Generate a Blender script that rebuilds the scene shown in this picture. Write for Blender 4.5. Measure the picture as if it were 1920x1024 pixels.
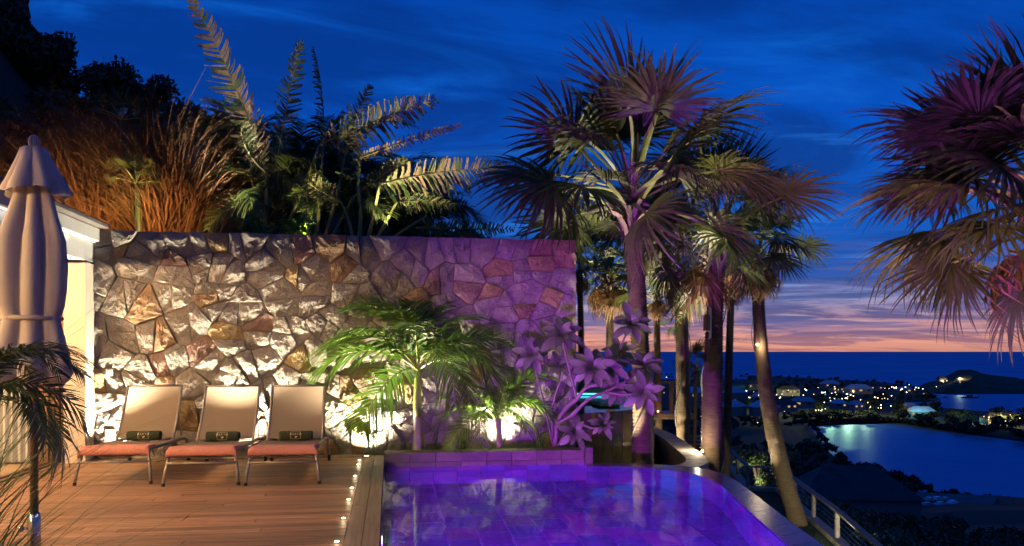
import bpy, math, random
import numpy as np
from mathutils import Vector, Matrix, noise, Euler

for o in list(bpy.data.objects): bpy.data.objects.remove(o)
R = math.radians
SC = bpy.context.scene
COL = SC.collection

# ------------------------------------------------------------------ camera
YAW = R(8.4); CZ = 1.4; FP = 1550.0; HZ = 659.0
cd = bpy.data.cameras.new('camera'); cam = bpy.data.objects.new('camera', cd); COL.objects.link(cam)
cam.location = (0, 0, CZ); cam.rotation_euler = (R(90), 0, -YAW)
cd.sensor_width = 36; cd.lens = 36 * FP / 1920; cd.shift_y = (HZ - 512) / 1920
cd.clip_start = 0.05; cd.clip_end = 400000
SC.camera = cam
SC.render.engine = 'CYCLES'
SC.cycles.use_denoising = True
SC.cycles.max_bounces = 8; SC.cycles.diffuse_bounces = 3; SC.cycles.glossy_bounces = 3
SC.cycles.transparent_max_bounces = 12; SC.cycles.transmission_bounces = 4
SC.cycles.sample_clamp_indirect = 4.0
SC.cycles.caustics_reflective = False; SC.cycles.caustics_refractive = False
SC.cycles.use_light_tree = True
SC.view_settings.view_transform = 'Standard'; SC.view_settings.look = 'None'
SC.view_settings.gamma = 1.0; SC.view_settings.exposure = 0.0
SC.view_settings.use_curve_mapping = False

FWD = Vector((math.sin(YAW), math.cos(YAW), 0)); RGT = Vector((math.cos(YAW), -math.sin(YAW), 0)); UP = Vector((0, 0, 1))
CAM = Vector((0, 0, CZ))
def ray(px, py): return FWD + RGT * ((px - 960) / FP) + UP * ((HZ - py) / FP)
def W(px, py, D): return CAM + ray(px, py) * D                       # a point D metres deep
def G(px, py, z): return W(px, py, (CZ - z) * FP / (py - HZ))        # a point at height z
def WY(px, py, Y): d = ray(px, py); return CAM + d * (Y / d.y)       # a point on a plane Y = const

# ------------------------------------------------------------------ sky at dusk
wd = bpy.data.worlds.new('World'); SC.world = wd; wd.use_nodes = True
nt = wd.node_tree; nt.nodes.clear()
def N(t, **k):
    n = nt.nodes.new(t)
    for a, b in k.items():
        if a == 'ins':
            for i, v in b.items(): n.inputs[i].default_value = v
        else: setattr(n, a, b)
    return n
def L(a, b): nt.links.new(a, b)
def MATH(op, a, b=None, clamp=False):
    n = N('ShaderNodeMath', operation=op, use_clamp=clamp)
    for i, x in enumerate((a, b)):
        if x is None: continue
        if isinstance(x, (int, float)): n.inputs[i].default_value = x
        else: L(x, n.inputs[i])
    return n.outputs[0]
def RAMP(fac, stops, interp='LINEAR'):
    n = N('ShaderNodeValToRGB'); n.color_ramp.interpolation = interp
    e = n.color_ramp.elements
    while len(e) < len(stops): e.new(0.5)
    for el, (p, c) in zip(e, stops):
        el.position = p; el.color = (c[0], c[1], c[2], 1) if not isinstance(c, (int, float)) else (c, c, c, 1)
    L(fac, n.inputs[0]); return n.outputs[0]
def MIX(fac, a, b, blend='MIX'):
    n = N('ShaderNodeMix', data_type='RGBA', blend_type=blend)
    for i, x in ((0, fac), (6, a), (7, b)):
        if isinstance(x, (int, float)): n.inputs[i].default_value = x
        elif isinstance(x, tuple): n.inputs[i].default_value = (*x, 1)
        else: L(x, n.inputs[i])
    return n.outputs[2]
tc = N('ShaderNodeTexCoord'); sep = N('ShaderNodeSeparateXYZ'); L(tc.outputs['Generated'], sep.inputs[0])
el = MATH('MAXIMUM', sep.outputs[2], 0.0)
base = RAMP(el, [(0.0, (0.50, 0.20, 0.15)), (0.012, (0.66, 0.27, 0.17)), (0.030, (0.46, 0.22, 0.23)), (0.046, (0.27, 0.19, 0.29)), (0.062, (0.24, 0.24, 0.42)),
                 (0.085, (0.020, 0.075, 0.32)), (0.14, (0.003, 0.075, 0.38)), (0.25, (0.0008, 0.062, 0.39)), (0.42, (0.0004, 0.042, 0.29)), (1.0, (0.0003, 0.02, 0.14))])
# away from where the sun went down the warm band pales
sunaz = YAW + math.atan((1180 - 960) / FP)
azd = MATH('ADD', MATH('MULTIPLY', sep.outputs[0], math.sin(sunaz)), MATH('MULTIPLY', sep.outputs[1], math.cos(sunaz)))
pale = RAMP(el, [(0.0, (0.22, 0.15, 0.20)), (0.02, (0.26, 0.17, 0.23)), (0.045, (0.20, 0.17, 0.29)), (0.07, (0.10, 0.13, 0.30)), (0.10, (0.012, 0.07, 0.31)), (0.25, (0.0008, 0.062, 0.39)), (0.42, (0.0004, 0.042, 0.29)), (1.0, (0.0003, 0.02, 0.14))])
warm = RAMP(azd, [(0.0, 0.0), (0.72, 0.12), (0.88, 0.5), (0.96, 0.92), (1.0, 1.0)])
skyc = MIX(warm, pale, base)
# cloud sheets seen in perspective: they flatten towards the horizon
dz = MATH('ADD', el, 0.07)
cv = N('ShaderNodeCombineXYZ'); L(MATH('DIVIDE', sep.outputs[0], dz), cv.inputs[0]); L(MATH('DIVIDE', sep.outputs[1], dz), cv.inputs[1])
mp = N('ShaderNodeMapping', ins={'Scale': (0.8, 1.0, 1), 'Location': (3.1, 1.3, 0), 'Rotation': (0, 0, R(14))}); L(cv.outputs[0], mp.inputs[0])
n1 = N('ShaderNodeTexNoise', ins={'Scale': 0.62, 'Detail': 9.0, 'Roughness': 0.62, 'Distortion': 0.9}); L(mp.outputs[0], n1.inputs['Vector'])
dark = RAMP(n1.outputs[0], [(0.42, 0.0), (0.58, 1.0)], 'EASE')
cloudc = RAMP(el, [(0.0, (0.30, 0.12, 0.13)), (0.03, (0.10, 0.075, 0.17)), (0.06, (0.035, 0.065, 0.21)), (0.11, (0.005, 0.042, 0.22)), (0.3, (0.0006, 0.028, 0.20)), (1.0, (0.0003, 0.012, 0.09))])
skyc = MIX(MATH('MULTIPLY', dark, 0.9), skyc, cloudc)
mp2 = N('ShaderNodeMapping', ins={'Scale': (0.7, 1.5, 1), 'Location': (7.3, 4.2, 0), 'Rotation': (0, 0, R(-8))}); L(cv.outputs[0], mp2.inputs[0])
n2 = N('ShaderNodeTexNoise', ins={'Scale': 1.05, 'Detail': 8.0, 'Roughness': 0.6, 'Distortion': 0.8}); L(mp2.outputs[0], n2.inputs['Vector'])
lit = RAMP(n2.outputs[0], [(0.52, 0.0), (0.74, 1.0)], 'EASE')
litc = RAMP(el, [(0.0, (0.62, 0.27, 0.20)), (0.04, (0.50, 0.36, 0.42)), (0.075, (0.22, 0.28, 0.52)), (0.13, (0.03, 0.20, 0.64)), (0.3, (0.003, 0.105, 0.52)), (1.0, (0.004, 0.05, 0.22))])
skyc = MIX(MATH('MULTIPLY', lit, 0.75), skyc, litc)
# long thin streaks just over the sea
cs = N('ShaderNodeCombineXYZ'); L(MATH('MULTIPLY', azd, 3.0), cs.inputs[1]); L(MATH('MULTIPLY', sep.outputs[0], 9.0), cs.inputs[0]); L(MATH('MULTIPLY', el, 130.0), cs.inputs[2])
n3 = N('ShaderNodeTexNoise', ins={'Scale': 0.8, 'Detail': 5.0, 'Roughness': 0.55}); L(cs.outputs[0], n3.inputs['Vector'])
stk = RAMP(n3.outputs[0], [(0.50, 0.0), (0.60, 1.0)], 'EASE')
band = RAMP(el, [(0.0, 0.0), (0.016, 0.25), (0.035, 1.0), (0.09, 0.9), (0.14, 0.0)])
skyc = MIX(MATH('MULTIPLY', MATH('MULTIPLY', stk, band), 0.8), skyc, (0.075, 0.085, 0.24))
st = N('ShaderNodeTexSky', sky_type='NISHITA'); st.sun_disc = False; st.sun_elevation = R(-4); st.sun_rotation = sunaz
skyc = MIX(0.01, skyc, st.outputs[0], 'ADD')
bg = N('ShaderNodeBackground', ins={'Strength': 1.38}); L(skyc, bg.inputs[0])
ow = N('ShaderNodeOutputWorld'); L(bg.outputs[0], ow.inputs[0])

# ------------------------------------------------------------------ helpers: objects
def tag(o, label=None, cat=None, group=None, kind=None):
    if label: o['label'] = label
    if cat: o['category'] = cat
    if group: o['group'] = group
    if kind: o['kind'] = kind
    return o
def empty(name, loc, label=None, cat=None, group=None, kind=None):
    o = bpy.data.objects.new(name, None); COL.objects.link(o); o.location = loc; o.empty_display_size = 0.1
    return tag(o, label, cat, group, kind)
def inst(name, me, parent=None, loc=(0, 0, 0), rot=(0, 0, 0), scl=(1, 1, 1), mat=None):
    o = bpy.data.objects.new(name, me); COL.objects.link(o)
    o.location = loc; o.rotation_euler = rot; o.scale = scl if hasattr(scl, '__len__') else (scl,) * 3
    if parent: o.parent = parent
    if mat is not None:
        o.material_slots[0].link = 'OBJECT'; o.material_slots[0].material = mat
    return o
def copy_thing(src, **kw):
    def rec(o, par):
        c = o.copy(); COL.objects.link(c); c.parent = par
        for ch in o.children: rec(ch, c)
        return c
    return rec(src, None)

class MB:
    def __init__(s): s.v = []; s.f = []
    def add(s, v, f):
        b = len(s.v); s.v.extend([tuple(x) for x in v]); s.f.extend([tuple(i + b for i in q) for q in f]); return s
    def box(s, c, d, m=None):
        x, y, z = d[0] / 2, d[1] / 2, d[2] / 2
        v = [Vector((sx * x, sy * y, sz * z)) for sz in (-1, 1) for sy in (-1, 1) for sx in (-1, 1)]
        if m is not None: v = [m @ p for p in v]
        v = [p + Vector(c) for p in v]
        return s.add(v, [(0, 2, 3, 1), (4, 5, 7, 6), (0, 1, 5, 4), (2, 6, 7, 3), (0, 4, 6, 2), (1, 3, 7, 5)])
    def bbox(s, c, d, b=0.01, m=None):           # a box with its edges bevelled
        x, y, z = d[0] / 2, d[1] / 2, d[2] / 2; b = min(b, x * .9, y * .9, z * .9)
        def ring(ax, ay, zz): return [(-ax, -ay, zz), (ax, -ay, zz), (ax, ay, zz), (-ax, ay, zz)]
        def oct(ax, ay, zz):
            return [(-ax + b, -ay, zz), (ax - b, -ay, zz), (ax, -ay + b, zz), (ax, ay - b, zz), (ax - b, ay, zz), (-ax + b, ay, zz), (-ax, ay - b, zz), (-ax, -ay + b, zz)]
        v = [Vector(p) for r_ in (oct(x - b * .5, y - b * .5, -z), oct(x, y, -z + b), oct(x, y, z - b), oct(x - b * .5, y - b * .5, z)) for p in r_]
        if m is not None: v = [m @ p for p in v]
        v = [p + Vector(c) for p in v]
        f = [tuple(range(7, -1, -1)), tuple(range(24, 32))]
        for k in range(3):
            for i in range(8): f.append((k * 8 + i, k * 8 + (i + 1) % 8, k * 8 + 8 + (i + 1) % 8, k * 8 + 8 + i))
        return s.add(v, f)
    def tube(s, pts, rad, n=8, cap=True):
        pts = [Vector(p) for p in pts]
        if not hasattr(rad, '__len__'): rad = [rad] * len(pts)
        t = (pts[1] - pts[0]).normalized()
        a = t.orthogonal().normalized(); V = []
        for i, p in enumerate(pts):
            q = (pts[min(i + 1, len(pts) - 1)] - pts[max(i - 1, 0)]).normalized()
            a = (a - q * a.dot(q)).normalized(); b_ = q.cross(a)
            for k in range(n):
                an = 2 * math.pi * k / n; V.append(p + (a * math.cos(an) + b_ * math.sin(an)) * rad[i])
        f = []
        for i in range(len(pts) - 1):
            for k in range(n): f.append((i * n + k, i * n + (k + 1) % n, (i + 1) * n + (k + 1) % n, (i + 1) * n + k))
        if cap: f.append(tuple(range(n - 1, -1, -1))); f.append(tuple(range((len(pts) - 1) * n, len(pts) * n)))
        return s.add(V, f)
    def lathe(s, prof, n=16, c=(0, 0, 0)):
        V = [(c[0] + r_ * math.cos(2 * math.pi * k / n), c[1] + r_ * math.sin(2 * math.pi * k / n), c[2] + z) for r_, z in prof for k in range(n)]
        f = [(i * n + k, i * n + (k + 1) % n, (i + 1) * n + (k + 1) % n, (i + 1) * n + k) for i in range(len(prof) - 1) for k in range(n)]
        f.append(tuple(range(n - 1, -1, -1))); f.append(tuple(range((len(prof) - 1) * n, len(prof) * n)))
        return s.add(V, f)
    def prism(s, poly, z0, z1):
        n = len(poly); V = [(p[0], p[1], z0) for p in poly] + [(p[0], p[1], z1) for p in poly]
        return s.add(V, [tuple(range(n - 1, -1, -1)), tuple(range(n, 2 * n))] + [(i, (i + 1) % n, n + (i + 1) % n, n + i) for i in range(n)])
    def mesh(s, name, mat=None, smooth=False):
        me = bpy.data.meshes.new(name); me.from_pydata(s.v, [], s.f)
        if mat: me.materials.append(mat)
        if smooth: me.shade_smooth()
        return me
    def obj(s, name, mat, parent=None, smooth=False, loc=(0, 0, 0), rot=(0, 0, 0)):
        return inst(name, s.mesh(name, mat, smooth), parent, loc, rot)
def npmesh(name, V, Q, mat, smooth=False):       # big meshes: V (n,3), Q (m,k)
    me = bpy.data.meshes.new(name); V = np.asarray(V, np.float32); Q = np.asarray(Q, np.int32); k = Q.shape[1]
    me.vertices.add(len(V)); me.vertices.foreach_set('co', V.ravel())
    me.loops.add(Q.size); me.loops.foreach_set('vertex_index', Q.ravel())
    me.polygons.add(len(Q)); me.polygons.foreach_set('loop_start', np.arange(0, Q.size, k, dtype=np.int32))
    me.update(calc_edges=True); me.validate()
    if mat: me.materials.append(mat)
    if smooth: me.shade_smooth()
    return me

# ------------------------------------------------------------------ helpers: materials
def material(name, c1, c2=None, scale=5.0, rough=0.6, bump=0.0, bscale=20.0, metal=0.0, stretch=(1, 1, 1), rand=0.0, detail=5.0,
             translucent=0.0, spec=0.5, bdist=0.02, contrast=(0.35, 0.65), coat=0.0, rvar=0.0, hue=0.0):
    global nt
    m = bpy.data.materials.new(name); m.use_nodes = True; nt = m.node_tree; nt.nodes.clear()
    out = N('ShaderNodeOutputMaterial'); p = N('ShaderNodeBsdfPrincipled')
    p.inputs['Roughness'].default_value = rough; p.inputs['Metallic'].default_value = metal; p.inputs['Specular IOR Level'].default_value = spec
    p.inputs['Coat Weight'].default_value = coat
    t = N('ShaderNodeTexCoord'); oi = N('ShaderNodeObjectInfo')
    mpn = N('ShaderNodeMapping', ins={'Scale': stretch}); L(t.outputs['Object'], mpn.inputs[0])
    off = N('ShaderNodeVectorMath', operation='SCALE'); off.inputs[0].default_value = (13.7, 7.3, 5.1); L(MATH('MULTIPLY', oi.outputs['Random'], 9.0), off.inputs['Scale'])
    L(off.outputs[0], mpn.inputs['Location'])
    col = None
    if c2 is not None:
        nz = N('ShaderNodeTexNoise', ins={'Scale': scale, 'Detail': detail, 'Roughness': 0.62}); L(mpn.outputs[0], nz.inputs['Vector'])
        f = RAMP(nz.outputs[0], [(contrast[0], 0.0), (contrast[1], 1.0)])
        col = MIX(f, tuple(c1), tuple(c2))
        if rvar:
            L(MATH('ADD', MATH('MULTIPLY', nz.outputs[0], rvar), rough - rvar * .5), p.inputs['Roughness'])
    if rand or hue:
        hs = N('ShaderNodeHueSaturation')
        if col is None: hs.inputs['Color'].default_value = (*c1, 1)
        else: L(col, hs.inputs['Color'])
        L(MATH('ADD', MATH('MULTIPLY', oi.outputs['Random'], 2 * rand), 1 - rand), hs.inputs['Value'])
        if hue: L(MATH('ADD', MATH('MULTIPLY', MATH('FRACT', MATH('MULTIPLY', oi.outputs['Random'], 7.31)), hue), 0.5 - hue / 2), hs.inputs['Hue'])
        col = hs.outputs[0]
    if col is None: p.inputs['Base Color'].default_value = (*c1, 1)
    else: L(col, p.inputs['Base Color'])
    if bump:
        nb = N('ShaderNodeTexNoise', ins={'Scale': bscale, 'Detail': 6.0, 'Roughness': 0.65}); L(mpn.outputs[0], nb.inputs['Vector'])
        bn = N('ShaderNodeBump', ins={'Strength': bump, 'Distance': bdist}); L(nb.outputs[0], bn.inputs['Height']); L(bn.outputs[0], p.inputs['Normal'])
    sh = p.outputs[0]
    if translucent:
        tr = N('ShaderNodeBsdfTranslucent')
        if col is None: tr.inputs[0].default_value = (*c1, 1)
        else: L(col, tr.inputs[0])
        mx = N('ShaderNodeMixShader', ins={0: translucent}); L(p.outputs[0], mx.inputs[1]); L(tr.outputs[0], mx.inputs[2]); sh = mx.outputs[0]
    L(sh, out.inputs[0]); return m
def emitter(name, col, s):
    global nt
    m = bpy.data.materials.new(name); m.use_nodes = True; nt = m.node_tree; nt.nodes.clear()
    e = N('ShaderNodeEmission', ins={0: (*col, 1), 1: s}); L(e.outputs[0], N('ShaderNodeOutputMaterial').inputs[0])
    m.cycles.emission_sampling = 'NONE' if s < 30 else 'AUTO'
    return m
def water(name, tint, rip=0.25, scale=7.0, stretch=(1, 1, 1), rough=0.03, dist=0.02, ior=1.33):
    # a real water surface: it bends what lies below and mirrors what stands around
    global nt
    m = bpy.data.materials.new(name); m.use_nodes = True; nt = m.node_tree; nt.nodes.clear()
    t = N('ShaderNodeTexCoord'); mpn = N('ShaderNodeMapping', ins={'Scale': stretch}); L(t.outputs['Object'], mpn.inputs[0])
    nb = N('ShaderNodeTexNoise', ins={'Scale': scale, 'Detail': 3.0, 'Roughness': 0.5}); L(mpn.outputs[0], nb.inputs['Vector'])
    bn = N('ShaderNodeBump', ins={'Strength': rip, 'Distance': dist}); L(nb.outputs[0], bn.inputs['Height'])
    g = N('ShaderNodeBsdfGlass', ins={'Color': (*tint, 1), 'Roughness': rough, 'IOR': ior}); L(bn.outputs[0], g.inputs['Normal'])
    L(g.outputs[0], N('ShaderNodeOutputMaterial').inputs[0]); return m
def stone_mat():
    global nt
    m = bpy.data.materials.new('volcanic_stone'); m.use_nodes = True; nt = m.node_tree; nt.nodes.clear()
    p = N('ShaderNodeBsdfPrincipled', ins={'Roughness': 0.85, 'Specular IOR Level': 0.12}); out = N('ShaderNodeOutputMaterial'); L(p.outputs[0], out.inputs[0])
    t = N('ShaderNodeTexCoord'); oi = N('ShaderNodeObjectInfo')
    c = RAMP(oi.outputs['Random'], [(0.0, (.37, .335, .30)), (0.22, (.43, .39, .35)), (0.42, (.34, .30, .275)), (0.60, (.40, .35, .305)), (0.74, (.45, .40, .35)), (0.84, (.40, .27, .17)), (0.90, (.46, .335, .18)), (0.95, (.38, .255, .215))], 'CONSTANT')
    n_ = N('ShaderNodeTexNoise', ins={'Scale': 6.0, 'Detail': 8.0, 'Roughness': 0.7}); L(t.outputs['Object'], n_.inputs['Vector'])
    c = MIX(RAMP(n_.outputs[0], [(0.3, 0.0), (0.7, 1.0)]), c, MIX(1.0, c, (0.58, 0.55, 0.52), 'MULTIPLY'))
    L(c, p.inputs['Base Color'])
    b1 = N('ShaderNodeTexNoise', ins={'Scale': 34.0, 'Detail': 10.0, 'Roughness': 0.78, 'Distortion': 0.8}); L(t.outputs['Object'], b1.inputs['Vector'])
    bn = N('ShaderNodeBump', ins={'Strength': 1.0, 'Distance': 0.045}); L(b1.outputs[0], bn.inputs['Height']); L(bn.outputs[0], p.inputs['Normal'])
    return m

MT = {}
MT['stone'] = stone_mat()
MT['mortar'] = material('dark_mortar', (.10, .09, .08), (.15, .14, .125), 8, .95, .5, 40)
MT['wood'] = material('deck_hardwood', (.38, .205, .11), (.20, .10, .05), 2.2, .42, .25, 9, stretch=(.55, 16, 8), rand=.36, detail=8, rvar=.25, bdist=.006)
MT['woodborder'] = material('border_hardwood', (.30, .20, .13), (.20, .13, .085), 2.2, .45, .25, 9, stretch=(16, .55, 8), rand=.1, detail=8, rvar=.2, bdist=.006)
MT['greywood'] = material('weathered_rail_wood', (.26, .22, .18), (.15, .12, .10), 6, .7, .4, 20, stretch=(2, 2, 2), rand=.15)
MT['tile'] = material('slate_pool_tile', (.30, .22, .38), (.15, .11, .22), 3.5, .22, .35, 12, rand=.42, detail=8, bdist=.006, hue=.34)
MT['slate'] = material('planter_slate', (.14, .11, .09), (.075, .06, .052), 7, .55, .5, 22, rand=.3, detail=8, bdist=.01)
MT['rimtile'] = material('wet_rim_slate_glow_tint', (.13, .05, .22), (.07, .03, .13), 5, .22, .3, 14, rand=.35, detail=8, bdist=.005, hue=.05)  # violet pool glow on the rim is put into this slate colour
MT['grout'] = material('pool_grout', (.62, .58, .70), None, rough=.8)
MT['oliveslate'] = material('wet_weir_slate', (.12, .10, .045), (.06, .05, .025), 4, .06, .25, 10, rand=.25, bdist=.006)
MT['coping'] = material('pale_coping_stone', (.42, .36, .29), (.30, .25, .20), 8, .7, .4, 30, rand=.12)
MT['plaster'] = material('cream_plaster', (.70, .58, .46), (.64, .52, .41), 3, .8, .1, 60)
MT['whitepaint'] = material('white_fascia_paint', (.58, .58, .56), (.50, .50, .48), 2, .55, .05, 30)
MT['bronze'] = material('bronze_aluminium', (.13, .075, .045), None, rough=.4, metal=.6)
MT['shingle'] = material('grey_shingle', (.16, .14, .13), (.09, .08, .08), 9, .85, .3, 30, rand=.25)
MT['floorin'] = material('room_floor', (.45, .33, .22), (.38, .27, .18), 3, .35)
MT['frame'] = material('taupe_aluminium', (.30, .26, .22), None, rough=.38, metal=.35)
MT['sling'] = material('taupe_sling_mesh', (.37, .28, .20), (.32, .24, .17), 300, .8, .2, 400, translucent=.45)
MT['pink'] = material('salmon_terry', (.66, .27, .19), (.55, .20, .145), 60, .95, .9, 180, bdist=.006)
MT['green'] = material('olive_terry', (.035, .042, .016), (.022, .028, .011), 80, .95, .8, 200, bdist=.004)
MT['cream'] = material('cream_thread', (.62, .50, .33), None, rough=.8)
MT['black'] = material('black_rubber', (.015, .015, .015), None, rough=.6)
MT['canvas'] = material('parasol_canvas', (.58, .49, .41), (.51, .43, .36), 3, .85, .15, 250, translucent=.15)
MT['polewood'] = material('parasol_pole', (.10, .065, .04), (.07, .045, .028), 5, .4, .1, 30, stretch=(8, 8, .6))
MT['chrome'] = material('brushed_steel', (.55, .54, .52), None, rough=.25, metal=1.0)
MT['socket'] = material('cream_plastic', (.62, .58, .50), None, rough=.5)
MT['soil'] = material('planter_soil', (.07, .05, .035), (.03, .022, .016), 20, .95, .6, 40)
MT['lawn'] = material('lawn_soil', (.035, .05, .018), (.022, .034, .012), 20, .95, .5, 60)
MT['grass'] = material('grass_blades', (.05, .095, .022), (.03, .06, .014), 20, .7, translucent=.3)
MT['earth'] = material('dark_scrub_earth', (.030, .030, .018), (.016, .018, .010), .6, .95, .5, 3)
MT['rock'] = material('cliff_rock', (.095, .085, .075), (.045, .04, .036), .8, .95, .9, 3, bdist=.3)
MT['trunk'] = material('palm_trunk_bark', (.135, .092, .048), (.075, .05, .027), 7, .9, .6, 30, stretch=(1, 1, 5), rand=.12)
MT['fan'] = material('fan_leaf', (.085, .105, .030), (.05, .066, .020), 3, .5, rand=.3, translucent=.3, hue=.035)
MT['fandry'] = material('dry_fan_leaf', (.25, .14, .06), (.15, .08, .035), 4, .75, rand=.25, translucent=.3)
MT['petiole'] = material('palm_petiole', (.22, .26, .08), (.16, .19, .06), 4, .45)
MT['boot'] = material('old_leaf_base', (.26, .19, .14), (.15, .105, .08), 6, .85, .3, 20, rand=.2)
MT['feather'] = material('feather_leaf', (.10, .20, .022), (.065, .135, .015), 5, .42, rand=.25, translucent=.35)
MT['shaft'] = material('green_crownshaft', (.28, .34, .07), (.20, .26, .05), 5, .4)
MT['paletrunk'] = material('pale_ringed_trunk', (.42, .36, .27), (.28, .23, .17), 8, .8, .3, 30)
MT['plum'] = material('plumeria_leaf', (.19, .20, .13), (.13, .145, .09), 8, .38, rand=.3, translucent=.2)
MT['plumstem'] = material('plumeria_bark', (.26, .20, .18), (.17, .13, .12), 12, .7, .4, 40)
MT['banana'] = material('banana_leaf', (.085, .115, .03), (.05, .075, .02), 4, .5, rand=.2, translucent=.35)
MT['bananadry'] = material('torn_dry_banana_leaf', (.24, .18, .09), (.15, .11, .06), 5, .7, rand=.2, translucent=.35)
MT['bananastem'] = material('banana_stem', (.20, .21, .07), (.13, .13, .05), 4, .5, stretch=(3, 3, .6))
MT['reed'] = material('rust_reed_blade', (.17, .085, .035), (.09, .048, .02), 3, .7, rand=.25, translucent=.3)
MT['bush'] = material('bush_leaf', (.07, .11, .034), (.042, .07, .02), 2, .5, rand=.35, translucent=.25, hue=.05)
MT['darkleaf'] = material('dark_tree_leaf', (.04, .056, .022), (.024, .036, .014), 2, .6, rand=.3, translucent=.15)
MT['farleaf'] = material('far_canopy', (.045, .060, .024), (.022, .034, .014), .06, .9, .6, .5, bdist=1.0)
MT['bark'] = material('tree_bark', (.09, .07, .055), (.05, .04, .03), 5, .9, .5, 20)
MT['cord'] = material('black_cord', (.02, .02, .02), None, rough=.6)
MT['roofmetal'] = material('pale_metal_roof', (.42, .46, .52), (.34, .38, .44), .4, .5, rand=.25)
MT['roofdark'] = material('dark_roof', (.07, .06, .06), (.045, .04, .04), .5, .85, rand=.2)
MT['housewall'] = material('house_wall', (.20, .18, .16), None, rough=.9, rand=.2)
MT['asphalt'] = material('car_park_asphalt', (.11, .11, .115), (.07, .07, .075), .2, .9)
MT['carpaint'] = material('car_paint', (.30, .31, .33), None, rough=.3, rand=.8, coat=.5)
MT['carwhite'] = material('white_car_paint', (.62, .63, .65), None, rough=.3, coat=.5)
MT['glassdark'] = material('car_glass', (.01, .012, .015), None, rough=.08)
MT['boat'] = material('boat_hull', (.10, .10, .12), None, rough=.5)
MT['winwarm'] = emitter('lit_window_warm', (1.0, .62, .25), .7)
MT['lampwarm'] = emitter('garden_lamp_warm', (1.0, .66, .28), 9.0)
MT['lampwhite'] = emitter('garden_lamp_white', (1.0, .88, .66), 10.0)
MT['lampgreen'] = emitter('garden_lamp_green', (.25, 1.0, .55), 4.0)
MT['lampcyan'] = emitter('pool_lamp_cyan', (.10, .75, .85), 2.2)
MT['led'] = emitter('deck_led', (1.0, .80, .48), 24.0)
MT['uplens'] = emitter('uplight_lens', (1.0, .86, .60), 12.0)
MT['poolens'] = emitter('pool_lamp_lens', (.75, .22, 1.0), 16.0)
MT['strip'] = emitter('soffit_led', (1.0, .93, .80), 2.5)
def glass():
    global nt
    m = bpy.data.materials.new('door_glass'); m.use_nodes = True; nt = m.node_tree; nt.nodes.clear()
    lw = N('ShaderNodeLayerWeight', ins={'Blend': 0.5}); fz = MATH('ADD', MATH('MULTIPLY', MATH('POWER', lw.outputs['Facing'], 5.0), 0.6), 0.04, True)
    tr = N('ShaderNodeBsdfTransparent', ins={0: (.93, .95, .93, 1)}); gl = N('ShaderNodeBsdfGlossy', ins={'Roughness': .01})
    mx = N('ShaderNodeMixShader'); L(fz, mx.inputs[0]); L(tr.outputs[0], mx.inputs[1]); L(gl.outputs[0], mx.inputs[2])
    L(mx.outputs[0], N('ShaderNodeOutputMaterial').inputs[0]); return m
MT['glass'] = glass()
MT['poolwater'] = water('pool_water', (.88, .92, 1.0), .12, 5.0, (1.6, .7, 1), .015, .02)
MT['upwater'] = water('upper_pool_water', (.7, .8, .9), .2, 6.0, (1, 1, 1), .05, .015)
def sea_mat(name, deep, rough, scale, bump, stretch=(1, 1, 1)):
    global nt
    m = bpy.data.materials.new(name); m.use_nodes = True; nt = m.node_tree; nt.nodes.clear()
    t = N('ShaderNodeTexCoord'); mpn = N('ShaderNodeMapping', ins={'Scale': stretch}); L(t.outputs['Object'], mpn.inputs[0])
    nb = N('ShaderNodeTexNoise', ins={'Scale': scale, 'Detail': 5.0, 'Roughness': 0.6}); L(mpn.outputs[0], nb.inputs['Vector'])
    bn = N('ShaderNodeBump', ins={'Strength': bump, 'Distance': 2.0}); L(nb.outputs[0], bn.inputs['Height'])
    d = N('ShaderNodeBsdfDiffuse', ins={0: (*deep, 1)}); g = N('ShaderNodeBsdfGlossy', ins={0: (.30, .62, .95, 1), 'Roughness': rough}); L(bn.outputs[0], g.inputs['Normal'])
    n2_ = N('ShaderNodeTexNoise', ins={'Scale': .004, 'Detail': 4.0}); L(t.outputs['Object'], n2_.inputs['Vector'])
    mx = N('ShaderNodeMixShader'); L(RAMP(n2_.outputs[0], [(.3, .40), (.7, .55)]), mx.inputs[0]); L(d.outputs[0], mx.inputs[1]); L(g.outputs[0], mx.inputs[2])
    L(mx.outputs[0], N('ShaderNodeOutputMaterial').inputs[0]); return m
MT['sea'] = sea_mat('sea_water', (.016, .10, .27), .42, .05, .6, (1, 1, 1))

# ------------------------------------------------------------------ helpers: lamps
def lamp(kind, name, loc, power, col, target=None, size=60, blend=.6, rad=.03, parent=None, **kw):
    d = bpy.data.lights.new(name, kind); d.energy = power; d.color = col
    o = bpy.data.objects.new(name, d); COL.objects.link(o); o.location = loc
    if kind == 'SPOT': d.spot_size = R(size); d.spot_blend = blend; d.shadow_soft_size = rad
    elif kind == 'POINT': d.shadow_soft_size = rad
    elif kind == 'AREA': d.spread = kw.get('spread', math.pi); d.size = kw.get('sx', .2); d.shape = 'RECTANGLE'; d.size_y = kw.get('sy', .2)
    if target is not None: o.rotation_euler = (Vector(target) - Vector(loc)).to_track_quat('-Z', 'Y').to_euler()
    return o
WARM = (1.0, .80, .50); AMBER = (1.0, .52, .20)
# ================================================================== SETTING
SEA = -58.0; LAWN = -2.6; WL = -0.06; YW = 11.36; WX0, WX1, WH = -3.78, 2.58, 2.965
rng = random.Random(7)
def interp(x, xs, ys): return float(np.interp(x, xs, ys))

# ---- sea to the horizon
mb = MB(); S_ = 150000
mb.add([(-S_, -2000, SEA), (S_, -2000, SEA), (S_, S_, SEA), (-S_, S_, SEA)], [(0, 1, 2, 3)])
tag(mb.obj('sea', MT['sea']), kind='structure')

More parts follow.
